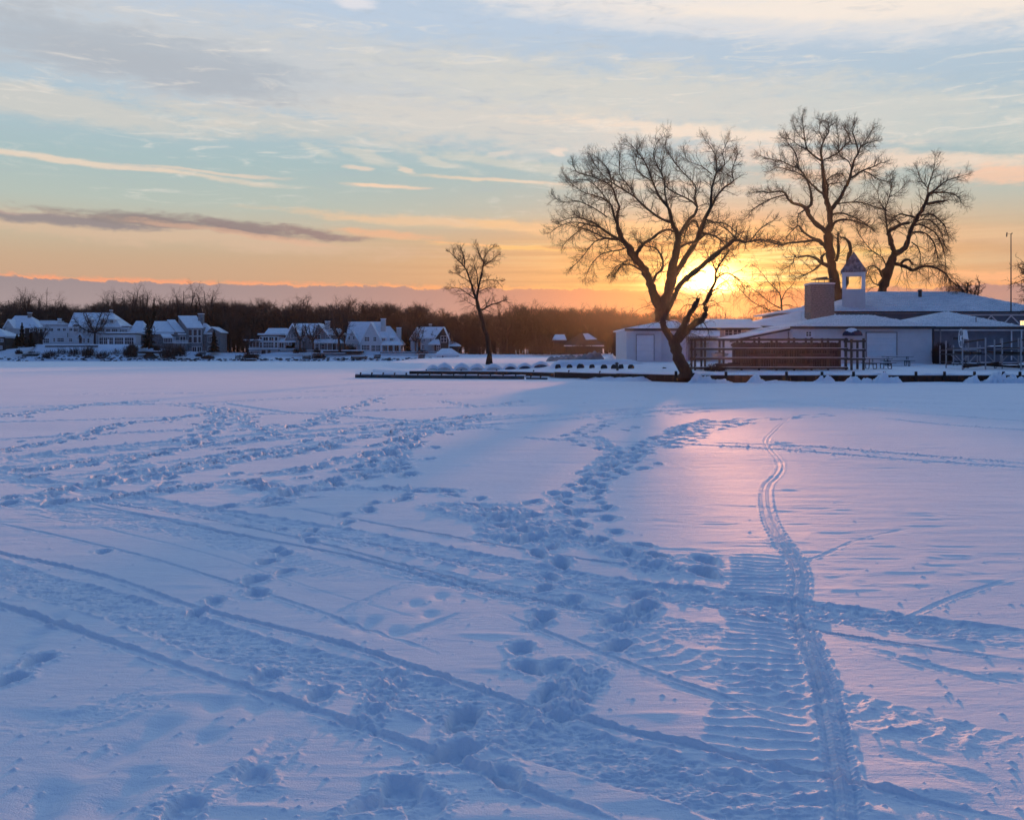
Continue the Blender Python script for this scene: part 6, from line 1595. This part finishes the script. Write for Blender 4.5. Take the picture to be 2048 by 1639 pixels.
# ------------------------------------------------------------------ houses on the far shore
class House:
    def __init__(s, name, px, row, Y, label, cat='house', group=None):
        s.r = world_thing(name, P(px, row, Y), label, cat, group); s.Y = Y
    def wall(s, x0, x1, rt, rb, dy=0, D=8, m=None, nm='wall'):
        q = MB(); wall_px(q, x0, x1, rt, rb, s.Y + dy, D); return part(q, nm, m or M_white, s.r)
    def roof(s, x0, x1, re, xa, xb, rr_, dy=0, D=10, m=None, nm='roof', yr=None, over=.35):
        q = MB(); Y0 = s.Y + dy - over; hip_px(q, x0, x1, re, Y0, s.Y + dy + D + over, xa, xb, rr_, s.Y + dy + (yr if yr is not None else D / 2), .35)
        o = part(q, nm, m or M_roofsnow, s.r); q = MB(); eaves(q, x0, x1, re, Y0, .25, .08); part(q, 'eave', M_trim, s.r); return o
    def flat(s, x0, x1, rt, dy=0, D=8, h=.35, m=None, nm='roof'):
        a = P(x0, rt, s.Y + dy); b = P(x1, rt, s.Y + dy); q = MB(); q.box(a[0] - .2, b[0] + .2, s.Y + dy - .25, s.Y + dy + D, a[2], a[2] + h); return part(q, nm, m or M_roofsnow, s.r)
    def gable(s, x0, x1, re, xp, rp, dy=0, D=8, m=None, over=.5, th=.35):
        """gable facing the lake: triangular wall and two snowy slopes running back"""
        Y = s.Y + dy; a = Vector(P(x0, re, Y)); b = Vector(P(x1, re, Y)); p = Vector(P(xp, rp, Y))
        q = MB(); q.prism([(a.x, Y, a.z), (b.x, Y, b.z), (p.x, Y, p.z)], (0, D, 0)); part(q, 'gable', m or M_white, s.r)
        q = MB()
        for e in (a, b):
            d = (e - p).normalized(); e2 = e + d * .5
            q.hexa([(p.x, Y - over, p.z + .01), (e2.x, Y - over, e2.z + .01), (e2.x, Y + D, e2.z + .01), (p.x, Y + D, p.z + .01)], [(p.x, Y - over, p.z + th), (e2.x, Y - over, e2.z + th), (e2.x, Y + D, e2.z + th), (p.x, Y + D, p.z + th)])
        return part(q, 'roof', M_roofsnow, s.r)
    def win(s, x0, x1, r0, r1, nx=2, ny=2, dy=0, **k): return window_px(s.r, x0, x1, r0, r1, s.Y + dy, nx, ny, .11, .09, **k)
    def chim(s, x0, x1, rt, rb, dy=4, m=None, D=1.2):
        q = MB(); Y = s.Y + dy; wall_px(q, x0, x1, rt, rb, Y, D); o = part(q, 'chimney', m or M_chimstone, s.r)
        a = P(x0, rt, Y); b = P(x1, rt, Y); q = MB(); q.box(a[0] - .08, b[0] + .08, Y - .08, Y + D + .08, a[2] + .002, a[2] + .22); q.build('chimney_cap', M_roofsnow, o, s.r['_o']); return o
    def door(s, x0, x1, r0, r1, dy=0, m=None):
        q = MB(); wall_px(q, x0, x1, r0, r1, s.Y + dy - .06, .055); return part(q, 'door', m or M_glass, s.r)

h = House('house', 4, 702, 320, 'brown cottage cut off by the left edge'); h.wall(-30, 11, 676, 706, m=M_brownwall); h.roof(-34, 13, 671, -30, -2, 656); h.win(0, 6, 678, 683); h.win(0, 4, 692, 698); h.chim(-16, -12, 650, 665)
h = House('house', 42, 694, 334, 'white gabled house half hidden by dark spruces at far left')
h.wall(10, 78, 655, 700, m=M_palewall, D=9); h.roof(7, 80, 655, 30, 60, 631, D=10); h.gable(8, 28, 655, 17, 640, dy=-1.5, D=6, m=M_palewall); h.chim(55, 61, 626, 640); h.wall(50, 78, 656, 694, dy=-1, D=2, m=M_brownwall)
for x in (60, 67, 75): h.win(x, x + 4, 658, 664, 1, 2, dy=-1)
h.wall(76, 118, 641, 660, dy=6, D=4); h.roof(74, 120, 645, 80, 110, 640.5, dy=5, D=6)
h = House('house', 170, 690, 325, 'long white house with tall roof, dormers and a glazed sun porch')
h.wall(86, 140, 651, 693, D=9); h.flat(86, 140, 649.5, D=9); h.wall(140.3, 193, 652, 692, dy=-1, D=10)
h.roof(136, 241, 652, 148, 225, 625, dy=-1, D=11)
h.wall(193.3, 238, 652, 692, dy=-.6, D=9); h.wall(238.3, 257, 654, 692, dy=-.2, D=8); h.flat(238, 257.5, 652.5, D=8)
h.wall(197, 272, 669, 693, dy=-5, D=4.3); h.flat(196, 273, 666.5, dy=-5.2, D=5, h=.45)
for x in (90, 101, 115, 126, 139): h.win(x, x + 5.5, 656.5, 661.5, 2, 1, dy=0 if x < 139 else -1)
for x0, x1, r0, r1, d in ((87, 98, 677, 685.5, 0), (107, 110, 676, 683, 0), (115, 127.5, 676, 683, 0), (138.5, 144.5, 677, 683, -1), (147, 154, 657, 663, -1), (167, 169.5, 657, 665, -1), (175, 179, 657, 665.5, -1), (175, 179, 677, 685, -1), (167, 169.5, 677, 685, -1), (198, 209, 658, 663, -.6), (212.5, 220, 658, 663, -.6), (224, 235, 658, 663, -.6), (240, 255, 659, 663.5, -.2), (134.5, 136.5, 666, 674, 0)):
    h.win(x0, x1, r0, r1, max(1, int((x1 - x0) / 3)), 2, dy=d)
for x in (174, 200, 219.5): 
    h.wall(x, x + 9, 637, 647, dy=-.4, D=3, nm='dormer'); h.roof(x - 1, x + 10, 637.5, x + 3, x + 6, 633.5, dy=-.6, D=4, nm='dormer_roof'); h.win(x + 1.5, x + 7, 639, 645.5, 2, 2, dy=-.4)
for x0, x1 in ((199, 206), (208, 226), (230, 246.5), (250, 267)): h.win(x0, x1, 675, 688, max(2, int((x1 - x0) / 3.5)), 2, dy=-5)
h.door(214.5, 218.5, 678, 690, dy=-5.2, m=M_trim)
h.wall(146, 157, 651, 665, dy=-2.2, D=1.1, nm='bay'); h.roof(144.5, 158.5, 653, 148, 155, 648.5, dy=-2.3, D=1.8, m=M_darkroof, nm='bay_roof'); h.win(147.5, 155.5, 657, 663, 3, 1, dy=-2.2)
h.gable(156, 165, 674, 160.5, 667.5, dy=-2, D=1, m=M_brownwall); h.door(158, 163.5, 675, 686, dy=-1)
h.chim(115, 120, 638, 650, m=M_palewall); h.chim(219, 223, 621, 630, dy=5)
h.flat(92, 190, 689.5, dy=-8, D=7, h=.2, nm='terrace')

h = House('house', 380, 704, 325, 'stone house with stepped slanting roofs and a tall glazed tower')
h.wall(258, 282, 665, 700, D=8, m=M_stonewall); h.roof(256, 290, 666, 272, 286, 641.5, D=9); h.wall(304, 350, 664, 702, D=8, m=M_stonewall)
h.roof(300, 352, 666, 309, 334, 642, D=9, yr=8.5)
h.wall(348, 374, 664, 702, dy=-.6, D=8, m=M_stonewall); 
def slanted(h, x0, x1, re, xa, xb, rr_, dy, D, side=True):
    Y = h.Y + dy; a, b = Vector(P(x0, re, Y)), Vector(P(x1, re, Y)); c, d = Vector(P(xb, rr_, Y + D)), Vector(P(xa, rr_, Y + D)); dn = Vector((0, 0, -.35))
    q = MB(); q.hexa([a + dn, b + dn, c + dn, d + dn], [a, b, c, d]); part(q, 'roof', M_roofsnow, h.r)
    if side:
        zb = P(0, 702, Y)[2]; q = MB(); q.prism([(a.x + .15, a.y + .3, a.z - .4), (d.x + .15, d.y, d.z - .4), (d.x + .15, d.y, zb), (a.x + .15, a.y + .3, zb)], (.4, 0, 0)); part(q, 'wall', M_stonewall, h.r)
slanted(h, 356, 373, 667, 334, 350, 639, -.8, 9)
h.wall(376, 405, 654, 706, dy=-2, D=9, m=M_stonewall); slanted(h, 374, 407, 654, 356, 393, 631, -2.4, 9)
h.chim(396, 405, 628, 655, dy=2.5, m=M_stonewall, D=2); h.roof(404, 424, 666, 406, 412, 646, D=8, dy=-.5); h.wall(405.3, 440, 664, 706, dy=-.4, D=8, m=M_stonewall); h.gable(414, 440, 664, 424, 655, dy=-.8, D=8, m=M_stonewall)
for r0, r1 in ((659, 671), (673, 685)):
    for x0, x1 in ((377.5, 384), (387, 394), (396.5, 402)): h.win(x0, x1, r0, r1, 1, 1, dy=-2)
for x0, x1 in ((385, 392.5), (395, 402.5)): h.win(x0, x1, 693.5, 703, 2, 1, dy=-2)
for r0, r1 in ((673, 684), (693, 703)): h.win(416.5, 430, r0, r1, 4, 1, dy=-.8)
h.win(360.5, 371, 673, 684, 2, 1, dy=-.6); h.win(347.5, 352, 673, 680, 2, 1); h.wall(327, 345, 673, 686, dy=-4, D=3.5, nm='sun_room'); slanted(h, 326, 346.5, 674, 321, 340, 667, -4.3, 4, False)
h.win(328.5, 344, 675, 684.5, 5, 1, dy=-4)
q = MB(); Yb = h.Y - 4; wall_px(q, 346, 375, 685, 686.5, Yb, 3.4)
for k in range(30): wall_px(q, 346 + k, 346.35 + k, 681, 684.9, Yb, .1)
wall_px(q, 346, 375.5, 680.2, 681, Yb, .12); part(q, 'balcony', M_trim, h.r)
q = MB(); wall_px(q, 346, 374, 687, 703, Yb + .6, 2.8); part(q, 'terrace', M_stonewall, h.r)

h = House('house', 545, 708, 325, 'low flat roofed glass sun room house with white posts')
h.wall(520, 557, 672, 710, D=8, m=M_palewall); h.flat(516, 558, 669.5, D=8.5, h=.5); h.wall(498, 520, 683, 710, dy=1, D=6, m=M_palewall); h.flat(488, 521, 680.5, dy=-1, D=8); h.wall(557.3, 590, 684, 708, dy=.5, D=7, m=M_palewall)
h.roof(556, 591, 682, 558, 572, 675.5, dy=0, D=8); h.roof(528, 582, 667, 537, 574, 656, dy=8, D=8); h.wall(532, 580, 667, 700, dy=8, D=7, m=M_greyside)
for x0, x1, r0, r1 in ((519.5, 524, 674, 681), (527, 536, 674, 681), (538.5, 547, 674, 681), (550, 555, 674, 681), (520, 524, 684.5, 695), (527, 547, 684.5, 695), (550, 554.5, 684.5, 695)): h.win(x0, x1, r0, r1, max(1, int((x1 - x0) / 3.3)), 1 if r0 < 680 else 2)
for x0, x1, r0, r1 in ((559, 567.5, 685.5, 695), (573, 576, 685, 690), (577.5, 583, 685, 690)): h.win(x0, x1, r0, r1, 2, 1, dy=.5)
h.win(499.5, 518, 683, 694, 3, 1, dy=1); h.wall(496, 590, 696.5, 698, dy=-1.5, D=2, nm='balcony', m=M_trim)
for x0, x1 in ((523, 531), (535, 541), (562, 572)): h.door(x0, x1, 700, 708)

h = House('house', 620, 700, 327, 'grey shingled house with two lake gables and a pale chimney')
h.wall(572, 678, 668, 704, D=10, m=M_greyside); h.roof(570, 680, 668, 584, 636, 646.5, D=11, m=M_roofsnow)
h.gable(570, 606, 680, 585, 650, dy=-1.5, D=8, m=M_greyside); h.gable(622, 664, 680, 637, 648, dy=-2, D=9, m=M_greyside); h.wall(571, 605, 680, 700, dy=-1.5, D=3, m=M_greyside); h.wall(623, 663, 680, 700, dy=-2, D=3, m=M_greyside)
h.chim(650, 659, 643, 664, dy=2, m=M_palewall); h.roof(640, 684, 668, 645, 680, 656.5, dy=-.4, D=10); h.roof(626, 684, 684, 630, 680, 678, dy=-4, D=3, nm='porch_roof')
for x in (629, 638, 654, 664, 673): h.wall(x, x + 1, 685, 700, dy=-4, D=.3, nm='porch_post', m=M_trim)
for x0, x1, r0, r1, d in ((574, 577, 669, 674, -1.5), (581.5, 586.5, 669, 676, -1.5), (590, 593, 669, 675, -1.5), (630, 641, 670, 678, -2), (607, 612, 668, 674, 0), (643, 649, 688, 698, -2), (631, 636, 688, 698, -2)): h.win(x0, x1, r0, r1, 2, 2, dy=d)
h.wall(650, 662, 668, 679, dy=-2.4, D=3, m=M_greyside, nm='dormer'); h.win(652.5, 661, 670, 677.5, 3, 2, dy=-2.4)
for x in (666, 672): h.door(x, x + 4, 688, 699, dy=0)
h.flat(646, 724, 701.5, dy=-10, D=5, h=.3, nm='terrace'); h.wall(646, 724, 702, 704.5, dy=-9.8, D=4.5, m=M_darkwood, nm='terrace_wall')

h = House('house', 748, 703, 324, 'white house with a steep central gable and two tall chimneys')
h.wall(692, 772, 683, 705, D=11); h.roof(690, 782, 685, 697, 766, 643, dy=0, D=12)
h.gable(719, 766, 688, 742, 646, dy=-2, D=9); h.wall(720, 765, 688, 704, dy=-2, D=3)
h.roof(764, 804, 687, 770, 780, 652, dy=.6, D=10); h.wall(766, 798, 690, 704, dy=2, D=8, m=M_palewall)
h.roof(762, 805, 688, 768, 798, 682, dy=-3.5, D=4, nm='porch_roof')
for x in (763, 775, 787, 799): h.wall(x, x + 1.6, 689, 704, dy=-3.4, D=.5, nm='porch_post', m=M_trim)
h.chim(761.5, 771, 638, 664, dy=3, m=M_palewall); h.chim(793, 802, 656, 692, dy=3.5, m=M_palewall)
for x0, x1, r0, r1, nx in ((729.5, 738.5, 674, 682, 3), (747, 752.5, 674, 682, 2), (724, 739, 690, 699.5, 5), (743, 751, 690.5, 702, 3), (752.5, 760, 690.5, 702, 3)): h.win(x0, x1, r0, r1, nx, 2, dy=-2)
for x in (763, 779):
    h.wall(x, x + 8, 673, 682, dy=.0, D=3, nm='dormer'); h.roof(x - 1, x + 9, 674, x + 3, x + 5, 669, dy=-.2, D=4, nm='dormer_roof'); h.win(x + 1.5, x + 6.5, 675.5, 681, 2, 2, dy=0)
for x0, x1 in ((765, 773), (777, 784), (789, 797)): h.win(x0, x1, 690.5, 702, 2, 1, dy=2)
h.gable(692, 718, 684, 704, 662, dy=-.6, D=6); h.win(697, 700, 673, 678, 1, 2, dy=-.6); h.win(706, 709, 673, 678, 1, 2, dy=-.6)

h = House('house', 868, 706, 328, 'brown timbered house with snowy roof at the right end of the row')
h.wall(836, 890, 674, 708, D=9, m=M_palewall); h.roof(834, 876, 675, 841, 888, 653.5, D=10); h.gable(868, 898, 680, 887, 655, dy=-1.5, D=8, m=M_brownwall); h.wall(869, 897, 680, 708, dy=-1.5, D=4, m=M_brownwall)
h.gable(820, 842, 678, 834, 656, dy=0, D=7, m=M_palewall); h.wall(821, 841, 678, 708, dy=0, D=5, m=M_palewall)
h.roof(856, 880, 687, 868, 878, 678, dy=-3, D=3, nm='porch_roof'); h.roof(894, 920, 690, 898, 908, 682, dy=-1, D=7, nm='porch_roof'); h.wall(898, 916, 690, 708, dy=0, D=5, m=M_brownwall)
for x0, x1, r0, r1, d in ((840.5, 843, 677, 683, 0), (847, 850, 677, 683, 0), (859.5, 863, 677, 683, 0), (882, 893, 672, 684, -1.5), (844, 849, 690, 698, 0), (874, 880, 690, 700, -1.5)): h.win(x0, x1, r0, r1, 2, 2, dy=d)
h.chim(858, 863, 649, 656, dy=6)

h = House('cottage', 1165, 706, 345, 'dark low cottage with a snowy roof patch hidden in the woods', 'cottage')
h.wall(1132, 1202, 690, 708, dy=-20, D=8, m=M_brownwall); h.roof(1128, 1208, 690, 1162, 1178, 666, dy=-20, D=9, m=M_brownwall)
q = MB(); Y = 324.6; q.hexa([P(1166, 668, Y + 2.5), P(1176, 667.5, Y + 2.5), P(1194, 678.5, Y - .2), P(1172, 679.5, Y - .2)], [P(1166, 666.8, Y + 2.4), P(1176, 666.3, Y + 2.4), P(1194, 677.5, Y - .3), P(1172, 678.5, Y - .3)]); part(q, 'roof_snow', M_roofsnow, h.r)
h = House('cottage', 1120, 706, 345, 'small cottage roof barely visible in the woods left of the dark cottage', 'cottage')
h.wall(1108, 1131, 678, 708, dy=-18, D=6, m=M_brownwall); h.roof(1106, 1133, 678, 1110, 1129, 668.5, dy=-18, D=7)

h = House('boathouse', 893, 721, 303.5, 'small white boathouse with a snowy pyramid roof at the ice edge', 'boathouse')
h.wall(873, 915, 707, 723.5, D=7, m=M_white); h.roof(869, 918.5, 708.5, 884, 903, 696.5, D=7.4); h.win(884.5, 886.8, 710.5, 717, 1, 1); h.door(894, 912, 710, 722, m=M_door)

# ------------------------------------------------------------------ bits and pieces on the far shore
def stack_(px, row, w_, h_, Y, label, m_, nm='dock_section', cat='dock section', tilt=0.0, legs=True):
    x, _, z = P(px, row, Y); W = w_ / F * Y; Hh = h_ / F * Y
    r_ = world_thing(nm, (x, Y, z), label, cat, 'dock parts stacked on the far shore')
    n = 4; q = MB()
    for k in range(n): q.box(x - W / 2 + k * .12, x + W / 2 - .1 * (n - k), Y + .06 * k, Y + 2.2, z + Hh * k / n, z + Hh * (k + .8) / n)
    part(q, 'deck', m_, r_)
    q = MB(); q.box(x - W / 2 + .4, x + W / 2 - .1, Y + .25, Y + 2.1, z + Hh * .96, z + Hh * .96 + .18); part(q, 'snow_cap', M_roofsnow, r_)
    for s_ in (-1, 1): part(MB().bar((x + s_ * W * .42, Y - .08, z - .5), (x + s_ * W * .42, Y - .08, z + Hh * 1.15), .07, 5), 'leg', M_darkmetal, r_)
for a in [(612, 719, 16, 8, 309, 'dark dock sections stacked on the snow below the shingled house', M_darkwood), (717, 719, 34, 7, 309, 'long grey dock section lying below the hedge between the gabled houses', M_greywood),
          (754, 717.5, 14, 9, 310, 'dark boxy dock sections below the white gabled house', M_darkwood), (843, 717, 14, 9, 310, 'dark dock sections left of the small boathouse', M_darkwood),
          (830, 720.5, 18, 3, 308, 'low dark dock frame left of the small boathouse', M_darkwood), (475, 716, 10, 6, 309, 'grey dock sections left of the sun room house', M_greywood), (505, 716, 22, 8, 309, 'jumbled dark dock frames before the sun room house', M_darkwood),
          (60, 712, 34, 5, 309, 'grey dock sections on the shore at far left', M_greywood), (630, 716, 14, 10, 310, 'tall dark dock frame below the porch of the shingled house', M_darkwood), (500, 721, 22, 3, 306, 'flat dark bench of dock boards at the ice edge', M_darkwood),
          (403, 709, 14, 6, 312, 'grey dock section below the stone house', M_greywood)]: stack_(*a)
# dark boat shelter between the bluff and the stone house
x, _, z = P(300, 717, 309); r_ = world_thing('boat_shelter', (x, 309, z), 'dark arched boat shelter dug into the bank below the dark spruce', 'shelter')
q = MB(); q.hexa([P(286, 712, 309), P(312, 712, 309), P(312, 712, 313), P(286, 712, 313)], [P(293, 706, 309.2), P(306, 706, 309.2), P(306, 706, 313), P(293, 706, 313)]); part(q, 'roof', M_darkwood, r_)
q = MB(); wall_px(q, 288, 311, 712.3, 718, 309.2, 3); part(q, 'wall', M_greywood, r_)
q = MB(); wall_px(q, 276, 322, 703, 704.2, 311, 3); wall_px(q, 276, 322, 703.9, 706.5, 311.4, 2.5); part(q, 'platform', M_darkwood, r_)
# retaining walls
for k, (x0, x1, rt, rb, Y, m_, lb) in enumerate([(90, 195, 690.5, 694, 313, M_stonewall, 'stone retaining wall below the long white house'), (560, 640, 700.5, 704, 316, M_stonewall, 'stone terrace wall below the shingled house'), (760, 900, 703.5, 706.5, 317, M_stonewall, 'low stone wall below the white gabled house'), (640, 690, 706, 708, 314, M_stonewall, 'short stone wall below the porch of the shingled house')]):
    r_ = world_thing('retaining_wall', P(x0, rb, Y), lb, 'wall'); q = MB(); wall_px(q, x0, x1, rt, rb, Y, .8); part(q, 'stonework', m_, r_); q = MB(); wall_px(q, x0, x1, rt - .9, rt - .02, Y - .05, 1); part(q, 'snow_cap', M_roofsnow, r_)
# flagpole
x, _, z = P(898, 706, 318); r_ = world_thing('flagpole', (x, 318, z), 'bare white flagpole before the far right house', 'flagpole')
part(MB().bar((x, 318, z), (x, 318, P(0, 667, 318)[2]), .10, 6, .06), 'pole', M_trim, r_); q = MB(); dome(q, (x, 318, P(0, 667, 318)[2]), .14, .14, .16, 8, 3); part(q, 'finial', M_trim, r_)
# shore rocks: one object
rg = np.random.default_rng(9); V = []; Fs = []; q = MB()
for k in range(520):
    px = rg.uniform(-20, 1000); Y = 307 + abs(rg.normal(0, 1.6)); x = (px - CX) / F * Y; z = float(shore_z(x, Y)); s_ = rg.uniform(.12, .5)
    dome(q, (x, Y, z - .05), s_ * 1.3, s_, s_ * .7, 6, 2, lump=.25, seed=k)
o = q.build('shore_rocks', M_rock); tag(o, 'dark stones poking through the snow along the far ice edge', kind='stuff')

# ------------------------------------------------------------------ thin winter haze round everything
def volume_box(z0, z1):
    m = bpy.data.materials.new('haze'); m.use_nodes = True
    t = m.node_tree
    for n_ in list(t.nodes): t.nodes.remove(n_)
    v = t.nodes.new('ShaderNodeVolumePrincipled'); o = t.nodes.new('ShaderNodeOutputMaterial')
    v.inputs['Density'].default_value = .000065
    v.inputs['Color'].default_value = (.95, .92, .92, 1)
    v.inputs['Anisotropy'].default_value = .88
    t.links.new(v.outputs[0], o.inputs['Volume'])
    q = MB(); q.box(-2600, 2600, -1600, 3100, z0, z1); b = q.build('haze', m)
    return tag(b, 'thin cold haze over the lake that glows under the low sun', kind='stuff')
haze = volume_box(-1.2, 34.0)
